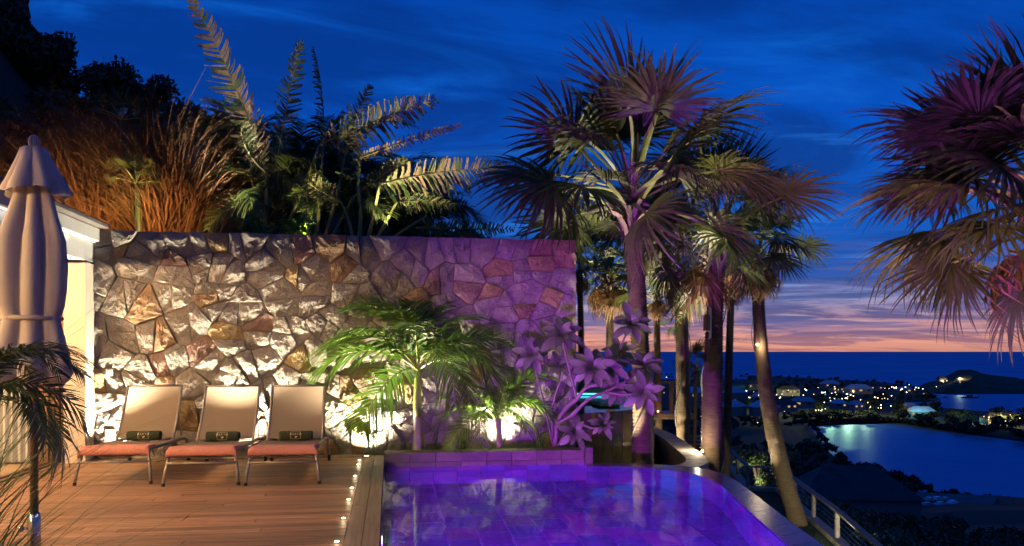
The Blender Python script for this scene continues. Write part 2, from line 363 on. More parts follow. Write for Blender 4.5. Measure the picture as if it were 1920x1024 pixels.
# ---- the slope below the villa and the plain with the town, one sheet fanned out from the terrace
def d_edge(px): return interp(px, [0, 1000, 1355, 1402, 1462, 1645, 1800, 2600], [40, 34, 31, 24.6, 24.2, 14.8, 11.5, 8])
def d_end(px): return interp(px, [-2600, 900, 1440, 1517, 1545, 1590, 1700, 1760, 1920, 2600, 4200], [1700, 1850, 1860, 667, 523, 417, 372, 340, 322, 300, 260])
def slope_z(px, D):
    e = d_edge(px)
    if D < e: return LAWN
    prof = interp(D, [0, 25, 40, 70, 110, 180, 245, 285, 330, 480, 700, 1900], [-2.6, -4.2, -7.4, -14.0, -21.5, -34.5, -44, -51, -54, -55.5, -56, -56.5])
    prof += 1.6 * noise.noise(Vector((px * .006, D * .02, 0))) * min(1, D / 60)
    if D < 200: prof -= interp(px, [1600, 1800], [0, 2.6]) * min(1, D / 32)
    if px > 1700: prof = max(prof, interp(px, [1700, 1740], [-99, -45]) if 215 < D < 268 else -99)
    z = min(LAWN, LAWN + (prof - LAWN) * min(1, (D - e) / 6 + .15))
    end = d_end(px)
    if D > end - 22: z = min(z, SEA + 2.4 - 5 * max(0, (D - end + 22) / 22))
    return z
pxs = sorted(set(list(range(-2400, 900, 110)) + list(range(900, 2100, 14)) + list(range(2100, 4200, 100)) + [1517]))
V = []; nc = 70
for px in pxs:
    e = d_end(px)
    for k in range(nc):
        D = 9.0 * (e / 9.0) ** (k / (nc - 1)); p = W(px, HZ, D); V.append((p.x, p.y, slope_z(px, D)))
Q = [(i * nc + k, (i + 1) * nc + k, (i + 1) * nc + k + 1, i * nc + k + 1) for i in range(len(pxs) - 1) for k in range(nc - 1)]
hill = inst('terrain', npmesh('terrain', V, Q, MT['earth'], True)); tag(hill, kind='structure')

# ---- low spits of land in the bay and the island, in plan
def land(name, outline, z, mat, crest=None):
    P = [G(a, b, SEA) for a, b in outline]; c = sum(P, Vector()) / len(P); mb = MB(); n = len(P)
    rings = [(1.0, SEA - .5), (.97, SEA + z * .45), (.85, SEA + z * .8), (.5, SEA + z), (.2, SEA + z)]
    mb.add([(c.x + (p.x - c.x) * s, c.y + (p.y - c.y) * s, zz) for s, zz in rings for p in P] + [(c.x, c.y, SEA + z)],
           [(k * n + i, k * n + (i + 1) % n, (k + 1) * n + (i + 1) % n, (k + 1) * n + i) for k in range(4) for i in range(n)] + [(4 * n + i, 4 * n + (i + 1) % n, 5 * n) for i in range(n)])
    return tag(mb.obj(name, mat, smooth=True), kind='structure')
PEN = [(1400, 704), (1500, 708), (1560, 712), (1640, 716), (1700, 722), (1735, 732), (1768, 751), (1740, 754), (1690, 755), (1660, 758), (1560, 766), (1400, 770)]
SPIT = [(1490, 772), (1560, 763), (1673, 758), (1800, 768), (1920, 777), (2250, 800), (2250, 856), (1920, 829), (1840, 818), (1760, 808), (1690, 797), (1630, 791), (1600, 795), (1530, 798), (1490, 800)]
land('peninsula', PEN, 2.0, MT['earth']); land('spit', SPIT, 1.5, MT['earth'])
# island: a long ridge with one round hill
V = []; nx, ny = 90, 26
for i in range(nx):
    px = 1722 + (2250 - 1722) * i / (nx - 1)
    top = interp(px, [1722, 1740, 1762, 1785, 1800, 1826, 1845, 1880, 1920, 2000, 2150, 2250], [0, 9, 15, 25, 30, 30, 23, 19, 15, 14, 8, 0])
    for j in range(ny):
        t = j / (ny - 1); D = 1150 + 330 * t; s = math.sin(math.pi * t) ** .7
        p = W(px, HZ, D); nz = noise.noise(Vector((p.x * .03, p.y * .03, 1))) * 3.2 + noise.noise(Vector((p.x * .11, p.y * .11, 3))) * 2.2
        V.append((p.x, p.y, SEA - 1 + s * (top * 1.02) + (s > .03) * nz * min(1, top / 8)))
Q = [(i * ny + j, (i + 1) * ny + j, (i + 1) * ny + j + 1, i * ny + j + 1) for i in range(nx - 1) for j in range(ny - 1)]
tag(inst('island', npmesh('island', V, Q, MT['farleaf'])), kind='structure')

# ---- hillside behind the wall, up to the left
def ridge(px): return interp(px, [-1500, -200, 20, 80, 200, 330, 420, 520, 640, 780, 890, 980, 1060], [22, 15, 10.0, 8.6, 7.8, 7.4, 6.9, 6.0, 5.2, 4.2, 3.0, .4, -2.5])
V = []; hp = list(range(-1500, -60, 90)) + list(range(-60, 1075, 15)); nd = 44
def hill_z(px, D):
    t = min(1, max(0, (D - 13) / 16)); s = t * t * (3 - 2 * t); top = CZ + ridge(px) * (1 if px < 900 else 1) * 1.0
    z0 = 2.72 if px < 900 else interp(px, [900, 1060], [2.7, -1.2])
    back = max(0, (D - 34) / 30) * 6
    return z0 + (top - z0) * s + .45 * noise.noise(Vector((px * .012, D * .25, 4))) * s - back
for px in hp:
    for k in range(nd):
        D = 12.2 + 60 * (k / (nd - 1)) ** 1.7; d = ray(px, HZ); p = CAM + d * D
        if p.y < YW + .42: p = CAM + d * ((YW + .42) / d.y)
        V.append((p.x, p.y, hill_z(px, D)))
Q = [(i * nd + k, (i + 1) * nd + k, (i + 1) * nd + k + 1, i * nd + k + 1) for i in range(len(hp) - 1) for k in range(nd - 1)]
tag(inst('hillside', npmesh('hillside', V, Q, MT['earth'], True)), kind='structure')

# ================================================================== STONE WALL
wall = empty('stone_wall', (0, YW, 0), 'tall terrace wall of rough grey volcanic stones behind the loungers', 'wall')
mb = MB(); mb.box(((WX0 + WX1) / 2, .21, WH / 2 - .25), (WX1 - WX0 - .012, .36, WH + .49)); mb.obj('wall_core', MT['mortar'], wall)
def clip(poly, nx_, ny_, d):                     # keep nx*x+ny*y<=d
    out = []
    for i in range(len(poly)):
        a, b = poly[i], poly[(i + 1) % len(poly)]; da = nx_ * a[0] + ny_ * a[1] - d; db = nx_ * b[0] + ny_ * b[1] - d
        if da <= 0: out.append(a)
        if (da < 0 < db) or (db < 0 < da): t = da / (da - db); out.append((a[0] + (b[0] - a[0]) * t, a[1] + (b[1] - a[1]) * t))
    return out
def stone(poly, i):
    r2 = random.Random(i * 31 + 5)
    cx = sum(p[0] for p in poly) / len(poly); cz = sum(p[1] for p in poly) / len(poly)
    n = 30; seg = [(poly[k], poly[(k + 1) % len(poly)]) for k in range(len(poly))]
    ln = [math.hypot(b[0] - a[0], b[1] - a[1]) for a, b in seg]; tot = sum(ln); B = []
    for (a, b), l in zip(seg, ln):
        m = max(1, round(n * l / tot))
        for k in range(m): t = k / m; B.append((a[0] + (b[0] - a[0]) * t, a[1] + (b[1] - a[1]) * t))
    n = len(B); size = math.sqrt(tot * tot / 16)
    hb = r2.uniform(.03, .07); pl = [(r2.uniform(-.24, .24), r2.uniform(-.08, .34), r2.uniform(.0, .04)) for _ in range(3)]
    pl.append((r2.uniform(-.12, .12), r2.uniform(-.5, -.15), r2.uniform(.02, .06)))
    def h(x, z, t):
        u, v = x - cx, z - cz
        fac = min(a * u + b * v + c for a, b, c in pl)
        P = Vector((x, z, i * .37))
        ro = noise.noise(P * 5) * .020 - abs(noise.noise(P * 10)) * .024 + (abs(noise.noise(P * 27)) - .15) * .022
        e = 1.0 if t < .93 else (.98 if t < .97 else .90)
        return e * max(.004, hb + fac * .9 + ro + .012 * (1 - t * t))
    rings = [(1.0, None), (.995, 1.0), (.95, .95), (.86, .85), (.72, .7), (.56, .56), (.38, .38), (.2, .2)]
    V = []
    for s, t in rings:
        for x, z in B:
            jx, jz = (0, 0) if s > .9 else (r2.uniform(-.012, .012), r2.uniform(-.012, .012))
            X, Z = cx + (x - cx) * s + jx, cz + (z - cz) * s + jz
            V.append((X - cx, .05 if t is None else -h(X, Z, t), Z - cz))
    V.append((0, -h(cx, cz, 0), 0)); F = []
    for k in range(len(rings) - 1):
        for j in range(n):
            a, b, c, d = k * n + j, k * n + (j + 1) % n, (k + 1) * n + (j + 1) % n, (k + 1) * n + j
            if (j + k) % 2: F += [(a, b, c), (a, c, d)]
            else: F += [(a, b, d), (b, c, d)]
    F += [((len(rings) - 1) * n + j, (len(rings) - 1) * n + (j + 1) % n, len(V) - 1) for j in range(n)]
    me = bpy.data.meshes.new('stone'); me.from_pydata(V, [], F); me.materials.append(MT['stone'])
    inst('stone', me, wall, (cx, 0, cz))
def area(p): return abs(sum(p[i][0] * p[(i + 1) % len(p)][1] - p[(i + 1) % len(p)][0] * p[i][1] for i in range(len(p)))) / 2
def split(poly, depth, out):
    A_ = area(poly)
    if (A_ < rng.uniform(.075, .20) and depth > 3.6) or A_ < .05: out.append(poly); return
    best = None
    for _ in range(8):
        ang = rng.choice((0, math.pi / 2)) + (rng.choice((rng.gauss(0, .06), rng.gauss(0, .25), rng.gauss(0, .45))) if depth > 2 else rng.gauss(0, .22))
        nx_, nz_ = math.cos(ang), math.sin(ang); t = rng.uniform(.34, .66)
        d = sorted(nx_ * p[0] + nz_ * p[1] for p in poly); c = d[0] + (d[-1] - d[0]) * t
        a_, b_ = clip(poly, nx_, nz_, c), clip(poly, -nx_, -nz_, -c)
        if len(a_) < 3 or len(b_) < 3: continue
        sc_ = min(area(q) / sum(math.dist(q[i], q[(i + 1) % len(q)]) for i in range(len(q))) ** 2 for q in (a_, b_)) * rng.uniform(.8, 1.1)
        if best is None or sc_ > best[0]: best = (sc_, a_, b_)
    a, b = best[1], best[2]
    for q in (a, b):
        if len(q) >= 3 and area(q) > .004: split(q, depth + 1, out)
cells = []; sites = []
cols, rows = 16, 8
for r_ in range(rows):
    for c in range(cols): sites.append((WX0 + (c + .5 + (.25 if r_ % 2 else -.25) + rng.uniform(-.46, .46)) * (WX1 - WX0) / cols, (r_ + .5 + rng.uniform(-.46, .46)) * WH / rows))
for i, (sx, sz) in enumerate(sites):
    poly = [(WX0, -.02), (WX1, -.02), (WX1, WH), (WX0, WH)]
    for j, (ox, oz) in enumerate(sites):
        dx, dz = ox - sx, oz - sz; l = math.hypot(dx, dz)
        if i == j or l > 1.5: continue
        nx_, nz_ = dx / l, dz / l; poly = clip(poly, nx_, nz_, nx_ * (sx + ox) / 2 + nz_ * (sz + oz) / 2)
        if len(poly) < 3: break
    if len(poly) < 3: continue
    if area(poly) > .14 or rng.random() < .30: split(poly, 3.5 if area(poly) < .2 else 3, cells)
    else: cells.append(poly)
def inset(poly, g):
    cx = sum(p[0] for p in poly) / len(poly); cz = sum(p[1] for p in poly) / len(poly); q = poly
    for i in range(len(poly)):
        a, b = poly[i], poly[(i + 1) % len(poly)]; l = math.hypot(b[0] - a[0], b[1] - a[1])
        if l < 1e-5: continue
        nx_, nz_ = (b[1] - a[1]) / l, -(b[0] - a[0]) / l; c = nx_ * a[0] + nz_ * a[1]
        if nx_ * cx + nz_ * cz > c: nx_, nz_, c = -nx_, -nz_, -c
        q = clip(q, nx_, nz_, c - g)
        if len(q) < 3: return None
    return q
for i, poly in enumerate(cells):
    q = inset(poly, rng.uniform(.002, .0045))
    if q and area(q) > .003: stone(q, i)

# uplights sunk at the foot of the wall
for k, (px, pw) in enumerate(((216, 60), (460, 60), (687, 38), (935, 31))):
    p = WY(px, 855, YW - .22); zb = 0.0 if px < 700 else .06
    u = empty('uplight', (p.x, YW - .22, zb), ['small round uplight at the wall foot under the lounger next to the villa', 'small round uplight at the wall foot under the middle lounger', 'small round uplight at the wall foot between last lounger and planter', 'small round uplight in the planter behind the low leafy palm'][k], 'uplight', 'uplights along the stone wall')
    mb = MB(); mb.lathe([(.04, -.04), (.055, 0.0), (.06, .012), (.045, .016), (.043, .008)], 16); mb.obj('can', MT['chrome'], u)
    mb = MB(); mb.lathe([(.041, .008), (.041, .0105)], 16); mb.obj('lens', MT['uplens'], u)
    l = lamp('SPOT', 'uplight_bulb', (0, 0, .03), pw * 21.0, (1.0, .88, .64), size=98 if k < 2 else 132, blend=1.0, rad=.03); l.parent = u
    l.rotation_euler = (Vector((0, .05, 1.0))).to_track_quat('-Z', 'Y').to_euler()

# switches and a pipe outlet on the wall
for k, (px, py, s) in enumerate(((206, 698, .09), (207, 814, .12))):
    p = WY(px, py, YW - .06)
    u = empty('wall_socket', (p.x, YW - .06, p.z), ['small cream wall switch high beside the villa door', 'cream power socket low on the wall behind the first lounger'][k], 'socket')
    mb = MB(); mb.bbox((0, 0, 0), (s, .05, s), .008); mb.obj('plate', MT['socket'], u)
    mb = MB(); mb.bbox((0, -.028, 0), (s * .55, .012, s * (.55 if k == 0 else .22)), .003); mb.obj('rocker', MT['whitepaint'] if k == 0 else MT['boot'], u)
p = WY(750, 797, YW - .03); mb = MB()
mb.tube([(0, .05, 0), (0, -.05, 0), (0, -.08, -.03)], .02, 10); mb.box((0, .0, .03), (.11, .03, .012))
tag(mb.obj('pipe_outlet', MT['boot'], loc=(p.x, YW - .03, p.z)), 'small brown pipe outlet in a gap of the wall beside the palm trunk', 'pipe')

# ================================================================== DECK
deck = empty('deck', (0, 0, 0), kind='structure')
mb = MB(); mb.box((-2.1, 6.2, -.2), (4.05, 10.3, .3)); mb.obj('deck_base', MT['black'], deck)
pm = MB().bbox((0, 0, 0), (1, 1, 1), .02).mesh('plank', MT['wood'])
def plank(x0, x1, y0, y1, me=pm, z=0.0, th=.03, nm='plank'):
    o = inst(nm, me, deck, ((x0 + x1) / 2, (y0 + y1) / 2, z - th / 2), (0, 0, 0), (1, 1, 1)); return o
# planks get real-size meshes so that grain keeps its scale
def plank_mesh(lx, ly, mat): return MB().bbox((0, 0, 0), (lx, ly, .03), .004).mesh('plank', mat)
DX0, DX1 = -4.02, -.335; y = 1.2; cache = {}
while y < 11.08:
    cuts = sorted([DX0, DX1] + [round(rng.uniform(-3.4, -.9), 1)])
    for a, b in zip(cuts, cuts[1:]):
        key = round(b - a, 2)
        if key not in cache: cache[key] = plank_mesh(b - a - .004, .115, MT['wood'])
        o = plank(a, b, y, y + .115, cache[key]); o.location.z += rng.uniform(-.0012, .0012)
    y += .1240
plank(DX0, DX1, 11.1, 11.33, plank_mesh(DX1 - DX0 - .004, .225, MT['woodborder']), nm='border_plank', z=.012)
for bx in (-.335, -.205):
    y = 1.2
    while y < 11.3:
        e = min(11.33, y + rng.uniform(2.2, 3.4)); e = 11.33 if 11.33 - e < .8 else e
        plank(bx, bx + .13, y, e, plank_mesh(.126, e - y - .003, MT['woodborder']), nm='border_plank', z=.006); y = e
# recessed lights in a row
for k, py in enumerate((856.5, 864, 872, 883, 893.5, 916, 938, 973, 1017, 1080)):
    if py in (856.5, 883): continue
    D = CZ * FP / (py - HZ); Y = None
    lo = G(660, py, 0); q = G(640 + (1017 - py) * .265, py, 0)
    u = empty('deck_light', (-.385, q.y, .002), 'small round recessed light in the row along the deck edge', 'light', 'recessed lights along the deck edge')
    mb = MB(); mb.lathe([(.022, -.02), (.024, .0035), (.019, .005)], 14); mb.obj('ring', MT['chrome'], u)
    mb = MB(); mb.lathe([(.018, .004), (.014, .0085), (.005, .0105)], 14); mb.obj('lens', MT['led'], u)
    l = lamp('POINT', 'deck_light_bulb', (0, 0, .05), .22, (1.0, .78, .45), rad=.015); l.parent = u

# ================================================================== POOL
FZ = -1.31; PX0 = -.072; PY1 = 10.5
outer_px = [(1098, 868.5), (1185, 869), (1260, 873), (1306, 877), (1352, 887), (1385, 905), (1425, 935), (1455, 958), (1482, 979), (1514, 1002), (1544, 1024), (1640, 1096), (1760, 1190)]
inner_px = [(1098, 874), (1185, 876), (1248, 881), (1290, 887), (1330, 898), (1354, 912), (1388, 942), (1414, 967), (1436, 986), (1459, 1006), (1481, 1025), (1560, 1096), (1660, 1190)]
def smoothpath(pts, n):
    pts = [Vector((p[0], p[1], 0)) for p in pts]
    d = [0]
    for a, b in zip(pts, pts[1:]): d.append(d[-1] + (b - a).length)
    out = []
    for k in range(n):
        t = d[-1] * k / (n - 1); i = max(j for j in range(len(d)) if d[j] <= t + 1e-9); i = min(i, len(pts) - 2)
        u = (t - d[i]) / (d[i + 1] - d[i]); p0, p1, p2, p3 = pts[max(i - 1, 0)], pts[i], pts[i + 1], pts[min(i + 2, len(pts) - 1)]
        out.append(.5 * ((2 * p1) + (p2 - p0) * u + (2 * p0 - 5 * p1 + 4 * p2 - p3) * u * u + (3 * p1 - p0 - 3 * p2 + p3) * u ** 3))
    return out
NR = 23
RO = smoothpath([G(a, b, WL) for a, b in outer_px], NR); RI = smoothpath([G(a, b, WL) for a, b in inner_px], NR)
pool = empty('swimming_pool', (0, 0, WL), 'infinity pool lined with slate tiles and glowing violet under water', 'pool')
def rel(p): return (p[0], p[1])
# rim: one tile per piece, wet top just under the water film
for k in range(NR - 1):
    g = .004; a, b, c, d = RI[k], RI[k + 1], RO[k + 1], RO[k]
    a2, b2 = a.lerp(b, g / max(.05, (b - a).length)), b.lerp(a, g / max(.05, (b - a).length)); d2, c2 = d.lerp(c, .012), c.lerp(d, .012)
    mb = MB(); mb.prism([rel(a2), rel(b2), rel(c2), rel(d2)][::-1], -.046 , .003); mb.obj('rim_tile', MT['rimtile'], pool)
mb = MB()
mb.prism([rel(p) for p in RI][::-1] + [rel(p) for p in RO], LAWN - WL - .3, -.05); mb.obj('rim_wall', MT['grout'], pool)
# inner faces under the rim, two courses
for k in range(NR - 1):
    a, b = RI[k], RI[k + 1]; n_ = (RO[k] - a).normalized(); n_ = -n_
    for z0, z1 in ((-1.24, -.83), (-.826, -.416), (-.412, -.052)):
        a1, b1 = a.lerp(b, .012) , b.lerp(a, .012); mb = MB()
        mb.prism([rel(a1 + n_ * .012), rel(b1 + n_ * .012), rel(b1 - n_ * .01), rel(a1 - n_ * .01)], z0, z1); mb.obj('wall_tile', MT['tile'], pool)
# floor
POOLP = [(PX0, 1.6), (PX0, PY1), (2.44, PY1)] + [rel(p) for p in RI if p.y > 1.6]
POOLP.append((POOLP[-1][0] + .05, 1.6))
mb = MB(); mb.prism(POOLP[::-1], FZ - WL - .3, FZ - WL - .004); mb.obj('floor_bed', MT['grout'], pool)
def hull(P):
    P = sorted(set(P)); lo_, up_ = [], []
    for seq, out in ((P, lo_), (P[::-1], up_)):
        for p in seq:
            while len(out) > 1 and (out[-1][0] - out[-2][0]) * (p[1] - out[-2][1]) - (out[-1][1] - out[-2][1]) * (p[0] - out[-2][0]) <= 0: out.pop()
            out.append(p)
    return lo_[:-1] + up_[:-1]
POOLH = hull(POOLP)
def clip_convex(poly, cl):
    ar = sum(cl[i][0] * cl[(i + 1) % len(cl)][1] - cl[(i + 1) % len(cl)][0] * cl[i][1] for i in range(len(cl)))
    for i in range(len(cl)):
        a, b = cl[i], cl[(i + 1) % len(cl)]; nx_, ny_ = (b[1] - a[1]), -(b[0] - a[0])
        if ar < 0: nx_, ny_ = -nx_, -ny_
        poly = clip(poly, nx_, ny_, nx_ * a[0] + ny_ * a[1])
        if len(poly) < 3: return None
    return poly
tx, ty = .305, .46
for i in range(17):
    for j in range(21):
        x0 = PX0 + i * tx; y0 = 1.6 + j * ty + (ty / 2 if i % 2 else 0) - .3
        pl = clip_convex([(x0 + .009, y0 + .009), (x0 + tx - .009, y0 + .009), (x0 + tx - .009, y0 + ty - .009), (x0 + .009, y0 + ty - .009)], POOLH)
        if pl:
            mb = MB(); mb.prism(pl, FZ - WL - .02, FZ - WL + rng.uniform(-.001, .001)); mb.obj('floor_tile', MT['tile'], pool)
# back face below the planter: two courses under water
for k in range(9):
    x0 = PX0 + .02 + k * .30; x1 = min(x0 + .296, 2.58)
    for z0, z1 in ((-1.24, -.83), (-.826, -.416), (-.412, -.03)):
        mb = MB(); mb.box(((x0 + x1) / 2, PY1 - .006, (z0 + z1) / 2), (x1 - x0, .012, z1 - z0)); mb.obj('wall_tile', MT['tile'], pool)
for k in range(15):                              # deck side
    y0 = 1.7 + k * .585
    mb = MB(); mb.box((PX0 + .004, y0 + .29, -.63), (.012, .58, 1.2)); mb.obj('wall_tile', MT['tile'], pool)
# lamps on the deck side: a round one under water, a slim one added over it to throw violet outside
for Y, pw in ((6.35, 2900), (3.0, 2600)):
    u = empty('pool_lamp', (PX0 + .01, Y, -.50), 'bright violet underwater lamp on the deck side of the pool', 'pool light', 'underwater pool lamps')
    mb = MB(); mb.tube([(-.01, 0, 0), (.012, 0, 0), (.02, 0, 0)], [.10, .10, .085], 18); mb.obj('housing', MT['chrome'], u)
    mb = MB(); mb.tube([(.0205, 0, 0), (.024, 0, 0)], [.08, .075], 18); mb.obj('lens', MT['poolens'], u)
    l = lamp('AREA', 'pool_lamp_bulb', (.04, 0, 0), pw, (.27, .025, 1.0), target=(1.04, 0, 0), sx=.15, sy=.15); l.parent = u
u = empty('added_edge_lamp', (PX0 + .004, 6.35, -.032), 'slim violet lamp added at the deck edge to throw pool light outside', 'light')
mb = MB(); mb.bbox((0, 0, 0), (.014, .20, .040), .003); mb.obj('housing', MT['chrome'], u)
mb = MB(); mb.bbox((.008, 0, 0), (.004, .17, .026), .001); mb.obj('lens', MT['poolens'], u)
l = lamp('AREA', 'added_edge_bulb', (.014, 0, .002), 1100, (.42, .035, 1.0), target=(1.014, 0, .10), sx=.16, sy=.025); l.parent = u
mb = MB(); wp = [(PX0, 1.6), (PX0, PY1), (2.44, PY1)] + [rel(p) for p in RI if p.y > 1.6]; wp.append((wp[-1][0] + .05, 1.6))
mb.add([(x, y_, WL) for x, y_ in wp], [tuple(range(len(wp)))[::-1]])
tag(mb.obj('pool_water', MT['poolwater']), kind='structure')

# ================================================================== PLANTER
pln = empty('planter', (0, PY1, 0), 'low slate planter box between pool and stone wall', 'planter')
PZ = .105
mb = MB(); mb.box((1.26, .16, -.16), (2.66, .24, .50)); mb.obj('planter_core', MT['mortar'], pln)
for k in range(8):
    x0 = PX0 + k * .325; x1 = min(x0 + .321, 2.50)
    if x1 - x0 < .1: continue
    mb = MB(); mb.bbox(((x0 + x1) / 2, .03, .05), (x1 - x0, .04, .10), .004); mb.obj('face_tile', MT['slate'], pln)
    mb = MB(); mb.bbox(((x0 + x1) / 2, .032, -.04), (x1 - x0, .03, .075), .003); mb.obj('face_tile', MT['slate'], pln)
    mb = MB(); mb.bbox(((x0 + x1) / 2, .15, PZ + .004), (x1 - x0, .29, .022), .004); mb.obj('cap_tile', MT['slate'], pln)
mb = MB(); mb.bbox((2.56, .10, .03), (.10, .28, .24), .005); mb.obj('end_block', MT['slate'], pln)
mb = MB(); mb.box((1.25, .56, -.02), (2.64, .60, .12)); mb.obj('soil', MT['soil'], pln)

# ================================================================== UPPER POOL, TROUGH, COPING
UZ = .50
wt = [G(a, b, UZ) for a, b in ((1000, 777), (1080, 775.5), (1130, 773), (1187, 768.5), (1224, 761))]
wpath = smoothpath([(p.x, p.y) for p in wt], 14)
back = [W(1216, HZ, 17.2), W(1000, HZ, 18.0)]
up = empty('upper_pool', (0, 0, 0), 'raised upper pool with an overflowing olive slate weir wall', 'pool')
mb = MB(); mb.prism([rel(p) for p in wpath] + [rel(p) for p in back], -2.4, UZ - .12); mb.obj('basin', MT['mortar'], up)
for k in range(13):
    a, b = wpath[k], wpath[k + 1]; t = (b - a).normalized(); n_ = Vector((t.y, -t.x, 0))
    a1, b1 = a + t * .003, b - t * .003
    for z0, z1 in ((-.75, -.12), (-.115, UZ - .006)):
        mb = MB(); mb.prism([rel(a1 + n_ * .02), rel(b1 + n_ * .02), rel(b1 - n_ * .06), rel(a1 - n_ * .06)], z0, z1); mb.obj('weir_tile', MT['oliveslate'], up)
a, b = wpath[-1], Vector((back[0].x, back[0].y, 0)); n_ = Vector(((b - a).y, -(b - a).x, 0)).normalized()
mb = MB(); mb.prism([rel(a + n_ * .02), rel(b + n_ * .02), rel(b - n_ * .08), rel(a - n_ * .08)], -.75, UZ + .02); mb.obj('side_wall', MT['coping'], up)
mb = MB(); P = [rel(p) for p in wpath] + [rel(p) for p in back]
mb.add([(x, y_, UZ) for x, y_ in P], [tuple(range(len(P)))]); tag(mb.obj('upper_water', MT['upwater']), kind='structure')
q = W(1118, HZ, 16.9)
mb = MB(); mb.bbox((0, 0, 0), (1.0, .05, .03), .004, Matrix.Rotation(-YAW, 3, 'Z'))
tag(mb.obj('light_strip', MT['lampcyan'], loc=(q.x, q.y, UZ + .03)), 'turquoise light strip along the far edge of the upper pool', 'light')
for k, (px, D, s) in enumerate(((1098, 14.4, .42), (1136, 13.6, .36))):
    q = W(px, HZ, D); mb = MB(); mb.bbox((0, 0, 0), (s, .5, .03), .012)
    tag(mb.obj('pool_float', material('float_foam_%d' % k, (.16, .30, .06), None, rough=.6), loc=(q.x, q.y, UZ + .02)), ['wide green float mat drifting on the upper pool by the wall', 'short green float mat drifting in the middle of the upper pool'][k], 'float')
q = W(1105, HZ, 17.6)
ph = empty('pool_house', (q.x, q.y, 0), 'low white pool house with flat roof behind the upper pool', 'building'); ph.rotation_euler.z = -YAW
mb = MB(); mb.box((-.2, .5, .36), (1.7, .8, .5)); mb.obj('wall', MT['whitepaint'], ph)
mb = MB(); mb.bbox((-.2, .45, .66), (2.0, 1.1, .07), .01); mb.obj('roof', MT['whitepaint'], ph)
mb = MB(); mb.box((-.1, .09, .34), (.5, .02, .3)); mb.obj('window', MT['glassdark'], ph)

cop = [(1214, 801), (1228, 806), (1246, 814), (1262, 824), (1277, 835), (1290, 845), (1300, 853), (1307, 861), (1304, 868), (1292, 873), (1272, 876), (1255, 877)]
cpath = smoothpath([(p.x, p.y) for p in (G(a, b, -.12) for a, b in cop)], 30)
trough = empty('overflow_trough', (0, 0, -.12), 'curved overflow trough edged with pale coping stones beside the pool', 'trough')
for k in range(29):
    a, b = cpath[k], cpath[k + 1]; ta = (cpath[min(k + 1, 29)] - cpath[max(k - 1, 0)]).normalized(); tb = (cpath[min(k + 2, 29)] - cpath[max(k, 0)]).normalized()
    na, nb = Vector((ta.y, -ta.x, 0)), Vector((tb.y, -tb.x, 0)); g = .012; hw = .15
    a1, b1 = a.lerp(b, .02), b.lerp(a, .02)
    mb = MB(); mb.prism([rel(a1 - na * hw), rel(b1 - nb * hw), rel(b1 + nb * hw), rel(a1 + na * hw)][::-1], -.05, rng.uniform(-.002, .002)); mb.obj('coping_stone', MT['coping'], trough)
    mb = MB(); mb.prism([rel(a - na * .11), rel(b - nb * .11), rel(b + nb * .11), rel(a + na * .11)][::-1], -2.6, -.052); mb.obj('trough_wall', MT['coping'], trough)
P = [rel(p) for p in cpath] + [rel(RO[2] + Vector((0, .05, 0))), rel(W(1222, HZ, 11.0)), rel(W(1222, HZ, 13.4)), rel(W(1213, HZ, 16.5))]
mb = MB(); mb.prism(P, -2.3, -.70); mb.obj('trough_bed', MT['slate'], trough)
mb = MB(); mb.add([(x, y_, -.60) for x, y_ in P], [tuple(range(len(P)))]); tag(mb.obj('trough_water', MT['upwater']), kind='structure')
P = [W(1090, HZ, 10.95), W(1221, HZ, 11.05), W(1221, HZ, 13.5), W(1180, HZ, 12.6), W(1090, HZ, 11.9)]
mb = MB(); mb.prism([rel(p) for p in P], -2.5, -.45); tag(mb.obj('planting_bed', MT['soil']), kind='structure')

# ================================================================== VILLA at the left
villa = empty('villa', (-4.1, 6.0, 0), 'cream villa with bronze sliding doors and a sloping shingle roof', 'building')
VX = -4.11
def vb(nm, x0, x1, y0, y1, z0, z1, m, bev=.004, par=None):
    mb = MB(); mb.bbox(((x0 + x1) / 2 - VX + .01, (y0 + y1) / 2 - 6.0, (z0 + z1) / 2), (x1 - x0, y1 - y0, z1 - z0), bev); return mb.obj(nm, m, par or villa)
vb('pilaster', -4.05, -3.79, 11.02, 11.75, -.1, 2.52, MT['plaster'])
vb('end_wall', -8.2, -4.36, 11.25, 11.60, -.1, 2.9, MT['plaster'])
vb('far_wall', -8.4, -8.2, -1.5, 11.6, -.1, 2.9, MT['plaster'])
vb('near_wall', -8.2, -4.2, -1.7, -1.5, -.1, 2.9, MT['plaster'])
vb('floor', -8.2, -4.06, -1.5, 11.25, -.12, -.005, MT['floorin'])
vb('ceiling', -8.2, -4.0, -1.5, 11.25, 2.62, 2.74, MT['whitepaint'])
for k, (x0, w) in enumerate(((-4.36, .05), (-4.295, .05), (-4.23, .05), (-4.165, .05), (-4.10, .045))): vb('door_jamb', x0, x0 + w, 11.08 - .012 * (k % 2), 11.24, 0.0, 2.50, MT['bronze'])
for x in (-4.16, -4.28): vb('track', x - .03, x + .03, -1.4, 11.1, -.004, .014, MT['bronze'])
vb('threshold', -4.08, -4.03, -1.4, 11.3, -.03, .008, MT['woodborder'])
for y0 in (8.1, 5.1, 2.1, -.9):
    fr = vb('sliding_door', -4.19, -4.13, y0, y0 + .08, .02, 2.50, MT['bronze'])
    vb('pane', -4.167, -4.155, y0 + .08, y0 + 2.92, .06, 2.46, MT['glass'], .001)
    vb('handle', -4.13, -4.09, y0 + .02, y0 + .06, .95, 1.25, MT['chrome'], .004)
vb('lintel', -4.45, -4.02, -1.5, 11.3, 2.50, 2.60, MT['whitepaint'])
vb('soffit_beam', -4.3, -3.80, -1.5, 11.34, 2.545, 2.80, MT['whitepaint'])
